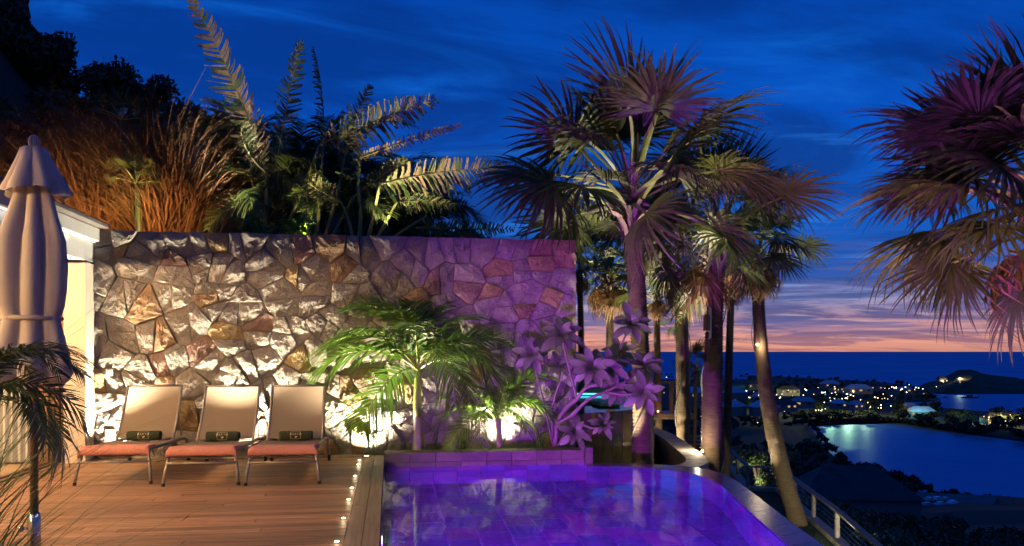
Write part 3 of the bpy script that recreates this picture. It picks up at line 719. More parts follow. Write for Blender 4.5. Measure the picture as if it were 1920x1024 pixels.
vb('fascia', -4.3, -3.72, -1.5, 11.345, 2.815, 2.975, MT['whitepaint'])
vb('light_strip', -3.797, -3.775, -1.4, 11.33, 2.803, 2.812, MT['strip'], .001)
lp = lamp('AREA', 'strip_glow', (VX * 0 + (-3.74 - VX), .0, 2.79), 7, (1.0, .93, .82), target=(-3.74 - VX - .25, 0, 2.2), sx=.02, sy=9); lp.parent = villa
lp.rotation_euler = (0, R(8), 0)
vb('roof_edge', -4.3, -3.60, -1.5, 11.36, 2.985, 3.03, MT['shingle'])
for k in range(16):
    x1 = -3.62 - k * .28; z = 3.035 + k * .105
    m_ = Matrix.Rotation(math.atan2(.105, .28), 3, 'Y')
    mb = MB(); mb.bbox((x1 - .15 - VX, 4.9 - 6, z + .05), (.33, 12.9, .03), .006, m_); mb.obj('roof_course', MT['shingle'], villa)
cu = empty('curtain', (-4.75, 11.1, 0), 'pale pleated curtain inside the villa door', 'curtain')
mb = MB(); V = []
for i in range(41):
    x = -.30 + .6 * i / 40; V += [(x, .05 * math.sin(i * 1.1), .02), (x, .04 * math.sin(i * 1.1 + .2), 2.45)]
mb.add(V, [(2 * i, 2 * i + 2, 2 * i + 3, 2 * i + 1) for i in range(40)]); mb.obj('cloth', MT['whitepaint'], cu, True)
mb = MB(); mb.tube([(-.35, 0, 2.46), (.35, 0, 2.46)], .012, 8); mb.obj('rod', MT['bronze'], cu)
# lit rooms: ceiling lamps behind the glass
for k, Y in enumerate((9.6, 6.4, 3.4, .6)):
    u = empty('ceiling_lamp', (-5.4, Y, 2.62), 'round ceiling lamp in the lit villa room behind the glass doors', 'lamp', 'ceiling lamps in the villa')
    mb = MB(); mb.lathe([(.16, -.05), (.17, -.03), (.17, -.002)], 20); mb.obj('shade', MT['strip'], u)
    l = lamp('POINT', 'ceiling_bulb', (0, 0, -.16), 760, (1.0, .60, .29), rad=.12); l.parent = u
# ================================================================== LOUNGERS
def towel_text():
    c = bpy.data.curves.new('letters', 'FONT'); c.body = 'BARTH'; c.size = .032; c.align_x = 'CENTER'; c.space_character = 1.45
    o = bpy.data.objects.new('letters', c); COL.objects.link(o)
    dg = bpy.context.evaluated_depsgraph_get(); me = bpy.data.meshes.new_from_object(o.evaluated_get(dg)); bpy.data.objects.remove(o)
    return me
TXT = towel_text()
def make_lounger():
    t = empty('sun_lounger', (0, 0, 0)); w = .33
    H0, H1, HH = .36, .33, 1.18                    # foot height, seat height, hinge distance from the foot
    for s in (-1, 1):
        mb = MB(); mb.tube([(s * w, .02, H0), (s * w, .6, H0 - .015), (s * w, HH, H1), (s * w, 1.55, H1 - .01), (s * (w + .015), 1.72, H1 - .03), (s * (w + .02), 1.80, H1 - .10), (s * (w + .02), 1.86, .05)], .019, 10); mb.obj('side_rail', MT['frame'], t, True)
        mb = MB(); mb.tube([(s * w, .05, H0 - .01), (s * (w + .005), .035, H0 - .06), (s * (w + .03), -.01, .16), (s * (w + .045), -.035, .02)], .017, 10)
        lg = mb.obj('leg', MT['frame'], t, True)
        mb = MB(); mb.lathe([(.019, 0), (.019, .03), (.017, .034)], 10, (s * (w + .046), -.036, 0)); mb.obj('foot_cap', MT['black'], lg)
        mb = MB(); mb.tube([(s * (w - .012), HH, H1 + .01), (s * (w - .012), HH + .20, H1 + .22), (s * (w - .012), HH + .40, H1 + .52), (s * (w - .012), HH + .47, H1 + .64)], .016, 10); mb.obj('back_rail', MT['frame'], t, True)
        mb = MB(); mb.tube([(s * (w + .012), 1.86, .045), (s * (w + .042), 1.86, .045)], .045, 16); mb.obj('wheel', MT['black'], t, True)
        mb = MB(); mb.tube([(s * (w - .012), HH + .27, H1 + .30), (s * (w - .012), HH + .42, H1 + .02)], .009, 8); mb.obj('prop', MT['frame'], t, True)
    mb = MB(); mb.tube([(-w - .02, 1.86, .05), (w + .02, 1.86, .05)], .014, 8); mb.obj('axle', MT['frame'], t, True)
    mb = MB(); mb.tube([(-w, .06, H0 - .02)] + [(-w + 2 * w * k / 10, .09, H0 - .02 - .065 * math.sin(math.pi * k / 10)) for k in range(1, 10)] + [(w, .06, H0 - .02)], .013, 8); mb.obj('crossbar', MT['frame'], t, True)
    mb = MB(); mb.tube([(-w - .02, .0, .235), (w + .02, .0, .235)], .012, 8); mb.obj('stretcher', MT['frame'], t, True)
    def sheet(nm, prof, sag):
        mb = MB(); n = 12; V = []; F = []
        for k, (y, z) in enumerate(prof):
            for i in range(n + 1):
                u = i / n * 2 - 1; V.append((u * (w - .005), y, z - sag * (1 - u * u)))
        m = len(prof)
        F = [(k * (n + 1) + i, k * (n + 1) + i + 1, (k + 1) * (n + 1) + i + 1, (k + 1) * (n + 1) + i) for k in range(m - 1) for i in range(n)]
        mb.add(V, F); return mb.obj(nm, MT['sling'], t, True)
    sheet('seat_sling', [(.03, H0 + .012), (.3, H0 + .008), (.7, H0), (HH - .03, H1 + .012)], .012)
    sheet('back_sling', [(HH + .015, H1 + .04), (HH + .20, H1 + .232), (HH + .40, H1 + .532), (HH + .468, H1 + .645)], .02)
    mb = MB(); mb.tube([(-w + .012, HH + .47, H1 + .64), (w - .012, HH + .47, H1 + .64)], .014, 8); mb.obj('top_bar', MT['frame'], t, True)
    return t, w, H0, H1, HH
LT, lw_, LH0, LH1, LHH = make_lounger()
def make_draped():
    # pink towel folded over the foot end, with a soft wrinkled edge
    V = []; prof = [(.36, LH0 + .020), (.25, LH0 + .028), (.12, LH0 + .036), (.03, LH0 + .040), (-.015, LH0 + .030), (-.034, LH0 + .004), (-.036, LH0 - .026), (-.026, LH0 - .046), (.0, LH0 - .050), (.02, LH0 - .03)]
    n = 26
    for k, (y, z) in enumerate(prof):
        for i in range(n + 1):
            u = i / n * 2 - 1; x = u * (lw_ + .022); wz = .006 * noise.noise(Vector((x * 14, y * 14, 2))) ; ed = max(0, abs(u) - .93) / .07
            V.append((x, y + .006 * noise.noise(Vector((x * 9, z * 20, 5))), z + wz - ed * ed * .03))
    F = [(k * (n + 1) + i, k * (n + 1) + i + 1, (k + 1) * (n + 1) + i + 1, (k + 1) * (n + 1) + i) for k in range(len(prof) - 1) for i in range(n)]
    me = MB().add(V, F).mesh('draped_towel', MT['pink'], True); return me
DRAPE = make_draped()
def make_roll():
    # spiral-ended rolled towel with a framed emblem
    r0 = .056; n = 24; hl = .19
    mb = MB(); pts = []
    prof = [(-hl + .004, r0 * .80), (-hl, r0 * .9), (-hl + .012, r0), (-hl + .06, r0 * 1.02), (0, r0 * 1.0), (hl - .06, r0 * 1.02), (hl - .012, r0), (hl, r0 * .9), (hl - .004, r0 * .80)]
    V = [(x, r_ * math.cos(2 * math.pi * k / n), r_ * math.sin(2 * math.pi * k / n)) for x, r_ in prof for k in range(n)]
    F = [(i * n + k, i * n + (k + 1) % n, (i + 1) * n + (k + 1) % n, (i + 1) * n + k) for i in range(len(prof) - 1) for k in range(n)]
    body = mb.add(V, F); me1 = body.mesh('roll', MT['green'], True)
    mb = MB()
    for s in (-1, 1):
        sp = [(s * (hl - .002), (r0 * .86 - r0 * .055 * a) * math.cos(a), (r0 * .86 - r0 * .055 * a) * math.sin(a)) for a in [k * .42 for k in range(34)]]
        mb.tube(sp, .0052, 5)
    me2 = mb.mesh('spiral_end', MT['green'], True)
    def wrap(x, v): a = math.pi + .12 - v / (r0 + .0015); return (x, (r0 * 1.03) * math.cos(a), (r0 * 1.03) * math.sin(a))
    mb = MB()
    def strip(p, q, wd):
        k = 8; d = Vector((q[0] - p[0], q[1] - p[1])).normalized(); nn = Vector((-d.y, d.x)) * wd / 2; V = []
        for i in range(k + 1):
            t = i / k; x, v = p[0] + (q[0] - p[0]) * t, p[1] + (q[1] - p[1]) * t; V += [wrap(x - nn.x, v - nn.y), wrap(x + nn.x, v + nn.y)]
        mb.add(V, [(2 * i, 2 * i + 2, 2 * i + 3, 2 * i + 1) for i in range(k)])
    for p, q in (((-.056, -.03), (-.056, .062)), ((.056, -.03), (.056, .062)), ((-.056, -.03), (.056, -.03)), ((-.056, .062), (.056, .062))): strip(p, q, .0035)
    me3 = mb.mesh('emblem_frame', MT['cream'])
    bird = [(-.022, .010), (-.012, .004), (-.003, -.002), (.004, .008), (.010, .005), (.016, .009), (.022, .003), (.016, -.003), (.008, -.010), (.000, -.018), (-.005, -.010), (-.012, .001)]
    me4 = MB().add([wrap(x, v) for x, v in bird], [tuple(range(len(bird)))]).mesh('emblem', MT['cream'])
    me5 = TXT.copy(); me5.materials.clear(); me5.materials.append(MT['cream'])
    for v in me5.vertices: v.co = wrap(v.co.x, v.co.y + .021)
    return me1, me2, me3, me4, me5
ROLL = make_roll()
names = ['next to the villa door', 'in the middle of the three', 'nearest the planter']
for k, (fx, fy) in enumerate(((212, 909), (377, 911), (530, 909))):
    p = G(fx, fy, 0); o = LT if k == 0 else copy_thing(LT)
    o.location = (p.x, p.y + .03, 0); o.rotation_euler.z = R((1.0, -.6, .4)[k])
    tag(o, 'taupe sling sun lounger with raised back ' + names[k], 'sun lounger', 'sun loungers along the stone wall')
    d = inst('draped_towel', DRAPE, None, o.location, o.rotation_euler)
    tag(d, 'salmon terry towel over the foot of the lounger ' + names[k], 'towel', 'salmon towels on the loungers')
    r_ = empty('rolled_towel', (p.x + .01 * (k - 1), p.y + .03 + LHH - .06, LH1 + .070), 'rolled olive towel with emblem on the lounger ' + names[k], 'towel', 'rolled towels on the loungers')
    r_.rotation_euler.z = R((2, -3, 1)[k])
    for nm, me in zip(('roll', 'spiral_end', 'emblem_frame', 'emblem', 'letters'), ROLL): inst(nm, me, r_)

# ================================================================== CLOSED PARASOL
UD = 5.0; ub = W(64, HZ, UD); ub.z = 0
um = empty('parasol', ub, 'closed cream canvas parasol with flounced cap and dark pole in a steel sleeve', 'parasol')
def uz(py): return CZ + (HZ - py) / FP * UD
mb = MB(); mb.tube([(0, 0, .10), (0, 0, 2.58)], .024, 14); mb.obj('pole', MT['polewood'], um, True)
mb = MB(); mb.lathe([(.036, .01), (.036, .40), (.033, .405), (.033, .42), (.026, .425)], 18); mb.obj('sleeve', MT['chrome'], um, True)
for z in (.33, .15):
    mb = MB(); mb.tube([(-.03, -.0, z), (-.062, -.0, z)], .008, 8); mb.tube([(-.062, 0, z), (-.085, 0, z)], .017, 10); mb.obj('knob', MT['chrome'], um, True)
mb = MB(); mb.bbox((0, 0, .008), (.6, .6, .016), .004); mb.obj('base_plate', MT['chrome'], um)
mb = MB(); mb.bbox((.05, 0, uz(813)), (.075, .03, .045), .006); mb.tube([(.08, 0, uz(813)), (.10, -.03, uz(813))], .006, 6); mb.obj('crank', MT['polewood'], um)
# finial: a ball of ribs
fin = MB(); fz = uz(267)
for k in range(7):
    a = math.pi * k / 7
    fin.tube([(.030 * math.sin(t) * math.cos(a), .030 * math.sin(t) * math.sin(a), fz + .042 * math.cos(t)) for t in [2 * math.pi * j / 24 for j in range(25)]], .0042, 5, False)
fin.lathe([(.004, -.045), (.02, -.03), (.02, .03), (.004, .04)], 10, (0, 0, fz)); fin.obj('finial', MT['canvas'], um, True)
def pleated(nm, prof, lobes, seed, thick=None, sway=0, n=96):
    rr = random.Random(seed); ph = [rr.uniform(0, 6.28) for _ in range(5)]; V = []
    for k, (z, r_, amp) in enumerate(prof):
        for i in range(n):
            a = 2 * math.pi * i / n
            s = abs(math.sin(lobes * a / 2 + ph[0])) ** .7
            rad = r_ * (1 - amp + amp * s) + r_ * amp * .25 * math.sin(3 * a + ph[1]) + .006 * noise.noise(Vector((math.cos(a) * 3, math.sin(a) * 3, z * 4 + seed)))
            zz = z + (.05 * amp * math.sin(lobes * a / 2 + ph[2]) if k == len(prof) - 1 else 0)
            V.append((rad * math.cos(a) + sway * (2.45 - z), rad * math.sin(a), zz))
    F = [(k * n + i, (k + 1) * n + i, (k + 1) * n + (i + 1) % n, k * n + (i + 1) % n) for k in range(len(prof) - 1) for i in range(n)]
    return MB().add(V, F).obj(nm, MT['canvas'], um, True)
cap_ = pleated('cap', [(uz(276), .035, .1), (uz(279), .075, .1), (uz(290), .088, .15), (uz(310), .118, .25), (uz(335), .155, .32), (uz(352), .185, .36), (uz(362), .20, .40)], 7, 4)
can = pleated('canopy', [(uz(325), .085, .2), (uz(360), .105, .35), (uz(395), .135, .45), (uz(425), .165, .48), (uz(450), .19, .45), (uz(500), .20, .40), (uz(545), .195, .38), (uz(575), .185, .35), (uz(592), .165, .3), (uz(600), .16, .3), (uz(615), .175, .35), (uz(650), .205, .38), (uz(685), .235, .42), (uz(700), .245, .42), (uz(716), .215, .45), (uz(724), .19, .45)], 7, 9, sway=-.012)
mb = MB(); mb.lathe([(.166, -.012), (.172, 0), (.166, .012)], 32, (-.012, 0, uz(597))); mb.obj('strap', MT['canvas'], can, True)

# ================================================================== FENCE below the pool
fence = empty('cable_fence', W(1460, HZ, 24) * 1, 'weathered wooden fence with thin steel cables round the lower lawn', 'fence')
fence.location.z = LAWN; fb = fence.location.copy()
RZ = -1.90
line = [W(1340, HZ, 33), W(1402, HZ, 23.7), W(1461, HZ, 23.5), W(1570, HZ, 17.2), W(1645, HZ, 14.1), W(1800, HZ, 10.3)]
def seg(mb, a, b, w, h, z):
    d = (b - a); d.z = 0; l = d.length; m = Matrix.Rotation(math.atan2(d.y, d.x), 3, 'Z'); c = (a + b) / 2 - fb; mb.bbox((c.x, c.y, z - fb.z), (l, w, h), .008, m)
for a, b in zip(line, line[1:]):
    L_ = (b - a).length; k = max(1, round(L_ / 2.2)); P = [a.lerp(b, i / k) for i in range(k + 1)]
    for p, q in zip(P, P[1:]):
        mb = MB(); seg(mb, p, p.lerp(q, .995), .13, .045, RZ); mb.obj('rail', MT['greywood'], fence)
    for p in P[:-1]:
        mb = MB(); mb.bbox((p.x - fb.x, p.y - fb.y, (RZ + LAWN) / 2 - fb.z - .1), (.075, .075, RZ - LAWN + .16), .006); mb.obj('post', MT['greywood'], fence)
    for z in np.linspace(LAWN + .1, RZ - .08, 6):
        mb = MB(); mb.tube([(a.x - fb.x, a.y - fb.y, z - fb.z), (b.x - fb.x, b.y - fb.y, z - fb.z)], .004, 4); mb.obj('cable', MT['chrome'], fence)
kerb = empty('kerb', (0, 0, LAWN), 'pale concrete kerb running under the cable fence', 'kerb')
for a, b in zip(line, line[1:]):
    k = max(1, round((b - a).length / 1.2))
    for i in range(k):
        mb = MB(); p, q = a.lerp(b, i / k), a.lerp(b, (i + .985) / k); d = q - p; m = Matrix.Rotation(math.atan2(d.y, d.x), 3, 'Z'); c = (p + q) / 2
        mb.bbox((c.x, c.y, .05), (d.length, .22, .16), .015, m); mb.obj('kerb_stone', MT['coping'], kerb)
# lawn: one sheet plus real blades
def inside(x, y, poly):
    c = False; j = len(poly) - 1
    for i in range(len(poly)):
        if ((poly[i][1] > y) != (poly[j][1] > y)) and (x < (poly[j][0] - poly[i][0]) * (y - poly[i][1]) / (poly[j][1] - poly[i][1]) + poly[i][0]): c = not c
        j = i
    return c
LP = [rel(p) for p in RO[3:]] + [rel(p) for p in line[::-1]] + [rel(W(1300, HZ, 30)), rel(W(1300, HZ, 13))]
mb = MB(); mb.add([(x, y_, LAWN + .02) for x, y_ in LP], [tuple(range(len(LP)))]); tag(mb.obj('lawn', MT['lawn']), kind='structure')
g_ = np.random.default_rng(3); V = []; Q = []; xs = [p[0] for p in LP]; ys = [p[1] for p in LP]; cnt = 0
while cnt < 16000:
    x, y_ = g_.uniform(min(xs), max(xs)), g_.uniform(min(ys), max(ys)); cnt += 1
    if y_ > 26 or not inside(x, y_, LP): continue
    a = g_.uniform(0, 6.28); h = g_.uniform(.05, .12); dx, dy = .006 * math.cos(a), .006 * math.sin(a); lx, ly = g_.normal(0, .03, 2); b = len(V)
    V += [(x - dx, y_ - dy, LAWN + .015), (x + dx, y_ + dy, LAWN + .015), (x + lx + dx * .2, y_ + ly + dy * .2, LAWN + h), (x + lx, y_ + ly, LAWN + h)]; Q.append((b, b + 1, b + 2, b + 3))
tag(inst('lawn_grass', npmesh('lawn_grass', V, Q, MT['grass'])), 'short green grass on the lower lawn inside the fence', 'grass', kind='stuff')

# handrail and deck beyond the trough
hr = empty('handrail', W(1240, HZ, 20), 'dark timber handrail on a raised landing beyond the trough', 'railing'); hr.location.z = 0; hr.rotation_euler.z = -YAW
for px in (1223, 1259):
    mb = MB(); x = (px - 1240) / FP * 20; mb.bbox((x, 0, .25), (.10, .10, .80), .008); mb.obj('post', MT['polewood'], hr)
mb = MB(); mb.bbox(((1245 - 1240) / FP * 20, 0, .66), (.95, .12, .05), .008); mb.obj('top_rail', MT['polewood'], hr)
mb = MB(); mb.bbox((.20, .4, -.16), (1.15, 1.2, .12), .01); mb.obj('landing', MT['polewood'], hr)
for x in (-.25, .65):
    mb = MB(); mb.bbox((x, .6, -1.4), (.12, .12, 2.4), .01); mb.obj('leg', MT['polewood'], hr)
q = W(1233, 771, 19.6)
u = empty('path_light', q, 'small warm path light on the timber landing', 'light')
mb = MB(); mb.lathe([(.03, -.05), (.035, 0), (.03, .02)], 12); mb.obj('housing', MT['bronze'], u)
mb = MB(); mb.lathe([(.012, -.008), (.016, 0), (.012, .008)], 10, (0, -.04, 0)); mb.obj('bulb', MT['led'], u)
l = lamp('POINT', 'path_bulb', (0, -.12, .02), 8, AMBER, rad=.02); l.parent = u
q = W(1317, 850, 12.7)
u = empty('path_light', q, 'small warm path light by the curved coping at the palm foot', 'light')
mb = MB(); mb.lathe([(.02, -.6), (.02, -.04), (.035, 0), (.03, .02)], 12); mb.obj('housing', MT['bronze'], u)
mb = MB(); mb.lathe([(.010, .02), (.018, .035), (.010, .05)], 10); mb.obj('bulb', MT['led'], u)
l = lamp('POINT', 'path_bulb', (-.10, -.06, .16), 22, WARM, rad=.02); l.parent = u
fl = empty('step_fence', W(1300, HZ, 27), 'low dark fence rails at the head of the slope between two palms', 'fence'); fl.location.z = LAWN; fl.rotation_euler.z = -YAW
for k, py in enumerate((818, 826, 833)):
    mb = MB(); z = CZ + (HZ - py) / FP * 27 - LAWN; mb.bbox((0, 0, z), (1.1, .05, .04), .005); mb.obj('rail', MT['greywood'], fl)
for x in (-.5, .5):
    mb = MB(); mb.bbox((x, .06, .5), (.07, .07, 1.3), .006); mb.obj('post', MT['greywood'], fl)
# ================================================================== VEGETATION: leaf meshes
def fan_mesh(seed, pl=.85, BR=.95, nseg=40, droop=.35, span=118, dry=False):
    # a petiole and a pleated fan of narrow split segments, along +X
    r_ = random.Random(seed); Vb, Fb = [], []
    hub = Vector((pl, 0, pl * .10)); mbp = MB()
    pts = [Vector((pl * t, 0, pl * (.16 * math.sin(t * 1.9)))) for t in (0, .25, .5, .75, 1.0)]; hub = pts[-1]
    for i, p in enumerate(pts[:-1]):
        a, b = p, pts[i + 1]; wa, wb = .034 - .005 * i, .034 - .005 * (i + 1); th = .012
        mbp.add([a + Vector((0, -wa, 0)), a + Vector((0, wa, 0)), b + Vector((0, wb, 0)), b + Vector((0, -wb, 0)), a + Vector((0, 0, -th * 2)), b + Vector((0, 0, -th * 2))], [(0, 3, 2, 1), (0, 4, 5, 3), (1, 2, 5, 4)])
    np_ = len(mbp.f)
    for k in range(nseg):
        u = k / (nseg - 1) * 2 - 1; ang = R(span) * u + r_.gauss(0, .02); Ls = BR * (1 - .28 * abs(u) ** 1.6) * r_.uniform(.88, 1.08)
        d = Vector((math.cos(ang), math.sin(ang), 0)); nrm = Vector((-math.sin(ang), math.cos(ang), 0)); da = R(span) * 2 / nseg
        dr = droop * r_.uniform(.7, 1.5); tw = r_.gauss(0, .10); side = 1 if k % 2 else -1; b = len(mbp.v); V = []
        for j, t in enumerate((.02, .32, .55, .78, .92, 1.0)):
            rr = Ls * t; wd = min(da * rr * .55, da * Ls * .42 * .55) * (1 if t < .45 else (1 - (t - .45) / .55) ** .7) + .0012
            c = hub + d * rr * (1 - .25 * dr * t ** 3) + nrm * tw * rr * t * t * .6; c.z += -abs(u) * .12 * rr - dr * Ls * t ** 2.6 + .10 * rr * (1 - t) + .04 * Ls * abs(math.sin(ang)) * t
            lift = .35 * wd * side if t < .6 else 0
            V += [c - nrm * wd + Vector((0, 0, lift)), c + nrm * wd - Vector((0, 0, lift))]
        mbp.add(V, [(2 * j, 2 * j + 2, 2 * j + 3, 2 * j + 1) for j in range(5)])
    me = bpy.data.meshes.new('frond'); me.from_pydata([tuple(v) for v in mbp.v], [], mbp.f)
    me.materials.append(MT['fandry'] if dry else MT['fan']); me.materials.append(MT['boot'] if dry else MT['petiole'])
    mi = np.zeros(len(mbp.f), np.int32); mi[:np_] = 1; me.polygons.foreach_set('material_index', mi)
    return me
FAN = [fan_mesh(1, 1.0, .82, 40, .25), fan_mesh(2, 1.05, .85, 44, .18), fan_mesh(3, .95, .80, 38, .38), fan_mesh(4, 1.1, .85, 46, .30, 125)]
FANUP = [fan_mesh(5, .85, .95, 42, .08, 80), fan_mesh(6, .95, .95, 40, .12, 95)]
FANDRY = [fan_mesh(7, .55, .85, 34, .8, 100, True), fan_mesh(8, .6, .8, 32, .7, 110, True)]
BOOT = MB().add([(0, -.035, 0), (0, .035, 0), (.05, .03, .10), (.05, -.03, .10), (.13, .022, .17), (.13, -.022, .17), (.02, 0, -.02), (.06, 0, .06), (.14, 0, .15)],
                [(0, 3, 2, 1), (3, 5, 4, 2), (0, 6, 7, 3), (3, 7, 8, 5), (1, 2, 7, 6), (2, 4, 8, 7), (4, 5, 8)]).mesh('leaf_base', MT['boot'])
def ringed(path, rad, step=.05, n=20, amp=.013, seed=0):
    # a palm trunk with the ridged scars of old leaves
    P = [Vector(p) for p in path]; d = [0]
    for a, b in zip(P, P[1:]): d.append(d[-1] + (b - a).length)
    m = int(d[-1] / step * 2); V = []
    for k in range(m + 1):
        t = d[-1] * k / m; i = min(max(j for j in range(len(d)) if d[j] <= t + 1e-9), len(P) - 2); u = (t - d[i]) / (d[i + 1] - d[i]); p = P[i].lerp(P[i + 1], u)
        rd = float(np.interp(t / d[-1], np.linspace(0, 1, len(rad)), rad))
        ph = k % 2
        for q in range(n):
            a = 2 * math.pi * q / n; w_ = noise.noise(Vector((math.cos(a) * 2.2, math.sin(a) * 2.2, t * 6 + seed)))
            rr = rd + amp * (1 if ph else -.6) * (.6 + .8 * (w_ + .4)) + .008 * w_
            V.append((p.x + rr * math.cos(a), p.y + rr * math.sin(a), p.z + .010 * w_))
    Q = [(k * n + q, k * n + (q + 1) % n, (k + 1) * n + (q + 1) % n, (k + 1) * n + q) for k in range(m) for q in range(n)]
    return npmesh('trunk', V, Q, MT['trunk'])
def bez(a, b, bend, n=7):
    a, b = Vector(a), Vector(b); c = (a + b) / 2 + Vector(bend)
    return [(a * (1 - t) ** 2 + c * 2 * t * (1 - t) + b * t * t) for t in [k / (n - 1) for k in range(n)]]
def fan_palm(base, top, r0, r1, scale, seed, label, nf=30, dry=6, wind=(0, 0), bend=(0, 0, 0), cord=False, group='fan palms round the pools', lo=-38, boots=16):
    r_ = random.Random(seed); t = empty('fan_palm', base, label, 'palm tree', group); off = Vector(top) - Vector(base)
    pth = bez((0, 0, 0), off, bend); inst('trunk', ringed(pth, [r0 * 1.18, r0, r0 * .95, (r0 + r1) / 2, r1, r1], seed=seed), t)
    golden = 2.39996
    for k in range(nf):
        f = k / (nf - 1); az = k * golden + r_.gauss(0, .2); elv = 84 - (84 - lo) * f ** .85 + r_.gauss(0, 7)
        v = Vector((math.cos(az) * math.cos(R(elv)), math.sin(az) * math.cos(R(elv)), math.sin(R(elv)))) + Vector((wind[0], wind[1], 0)); v.normalize()
        me = r_.choice(FANUP) if elv > 48 else r_.choice(FAN)
        s = scale * r_.uniform(.85, 1.12) * (.9 if elv < -15 else 1)
        inst('frond', me, t, off + Vector((0, 0, r_.uniform(-.10, .22) * scale)), (r_.gauss(0, .5), -math.asin(v.z), math.atan2(v.y, v.x)), s)
    for k in range(dry):
        az = r_.uniform(0, 6.28); inst('dry_frond', r_.choice(FANDRY), t, off + Vector((0, 0, -.08)), (r_.gauss(0, .4), -R(r_.uniform(-75, -40)), az), scale * r_.uniform(.6, .9))
    for k in range(boots):
        az = k * golden; inst('leaf_base', BOOT, t, off + Vector((math.cos(az) * r1 * .8, math.sin(az) * r1 * .8, -.05 - .020 * k * scale)), (r_.gauss(0, .2), r_.uniform(-.3, .5), az), scale * r_.uniform(.9, 1.5))
    if cord:
        V = []; m = 60
        for k in range(m):
            u = k / (m - 1); i = min(int(u * 6), 5); p = pth[i].lerp(pth[i + 1], u * 6 - i); a = u * 4 * math.pi + seed; rr = r0 * 1.08 + .02 - (r0 - r1) * u
            V.append((p.x + rr * math.cos(a), p.y + rr * math.sin(a), p.z))
        MB().tube(V, .008, 5).obj('cord', MT['cord'], t)
    return t
def uplit(base, aim, power, col, label, size=50, rad=.03, group='palm uplights'):
    u = empty('palm_uplight', base, label, 'uplight', group)
    m = (Vector(aim) - Vector(base)).to_track_quat('Z', 'Y').to_matrix()
    mb = MB(); mb.lathe([(.03, -.10), (.045, -.06), (.05, .06), (.046, .065), (.044, .05)], 12); mb.v = [tuple(m @ Vector(v)) for v in mb.v]; mb.obj('can', MT['bronze'], u)
    mb = MB(); mb.lathe([(.043, .045), (.043, .052)], 12); mb.v = [tuple(m @ Vector(v)) for v in mb.v]; mb.obj('lens', MT['uplens'], u)
    l = lamp('SPOT', 'palm_bulb', (Vector(aim) - Vector(base)).normalized() * .075, power, col, size=size, blend=.8, rad=rad); l.parent = u
    l.rotation_euler = (Vector(aim) - Vector(base)).to_track_quat('-Z', 'Y').to_euler()

palms = [  # base px, D, z ; crown px, py, D ; radii, scale, wind, label
    ((1206, 12.0, -.5), (1184, 395, 12.0), .135, .125, 1.25, (-.10, -.05), 'stout fan palm with the tallest full crown, rising beside the weir wall', 38, 0, True),
    ((1336, 13.0, -1.6), (1346, 462, 13.0), .17, .125, 1.05, (.08, -.05), 'stout fan palm with black cord wound round its trunk at the pool rim corner', 28, 4, True),
    ((1279, 17.0, -2.6), (1274, 505, 17.0), .145, .13, .95, (-.12, 0), 'mid-height fan palm behind the curved coping with a hanging green frond', 20, 6, True),
    ((1152, 21.0, -2.0), (1143, 515, 21.0), .105, .095, 1.15, (-.15, 0), 'slim fan palm behind the upper pool close to the plumeria', 26, 8, False),
    ((1242, 20.0, -2.4), (1231, 548, 20.0), .09, .08, .7, (0, 0), 'slender young fan palm standing by the timber handrail', 20, 4, False),
    ((1498, 19.0, -2.6), (1422, 490, 18.0), .19, .13, .8, (-.05, 0), 'leaning fan palm on the lower lawn by the cable fence', 26, 8, True),
    ((1088, 17.5, -1.0), (1086, 505, 17.5), .07, .06, .55, (.1, 0), 'thin young palm just past the end of the stone wall', 16, 3, False),
    ((1360, 24.0, -4.0), (1372, 520, 24.0), .12, .10, .85, (0, 0), 'thin fan palm half hidden behind the cord-wound palm', 22, 5, False),
    ((1302, 22.0, -3.0), (1306, 690, 22.0), .06, .05, .42, (0, 0), 'small short palm on the slope below the two stout palms', 16, 3, False)]
for i, (b, c, r0, r1, sc, wnd, lab, nf, dr, cord) in enumerate(palms):
    bp = W(b[0], HZ, b[1]); bp.z = b[2]; tp = W(*c)
    if b[0] == 1498:
        bd = RGT * (-.55) + Vector((0, 0, 0))
    else: bd = RGT * random.Random(i).uniform(-.12, .12)
    fan_palm(bp, tp, r0, r1, sc, 20 + i, lab, nf, dr, wnd, bd, cord, lo=-24)
# the wind-swept crown at the right edge
bp = W(2030, HZ, 8.2); bp.z = LAWN; tp = W(1968, 418, 8.2)
fan_palm(bp, tp, .2, .14, 1.08, 77, 'wind-swept fan palm with rust and purple fronds over the sea view', 36, 7, (-1.0, -.1), lo=-42)
# hanging green frond on the mid palm
hp_ = empty('palm_shoot', W(1282, 590, 16.8), 'bright green fan shoot hanging from the mid-height palm trunk', 'palm leaf')
for k, (e, a, s) in enumerate(((-25, 180, .34), (-55, 150, .34), (10, 200, .28), (-70, 190, .30))): inst('frond', FAN[k % 4], hp_, (0, 0, 0), (0, -R(e), R(a) - YAW), s)

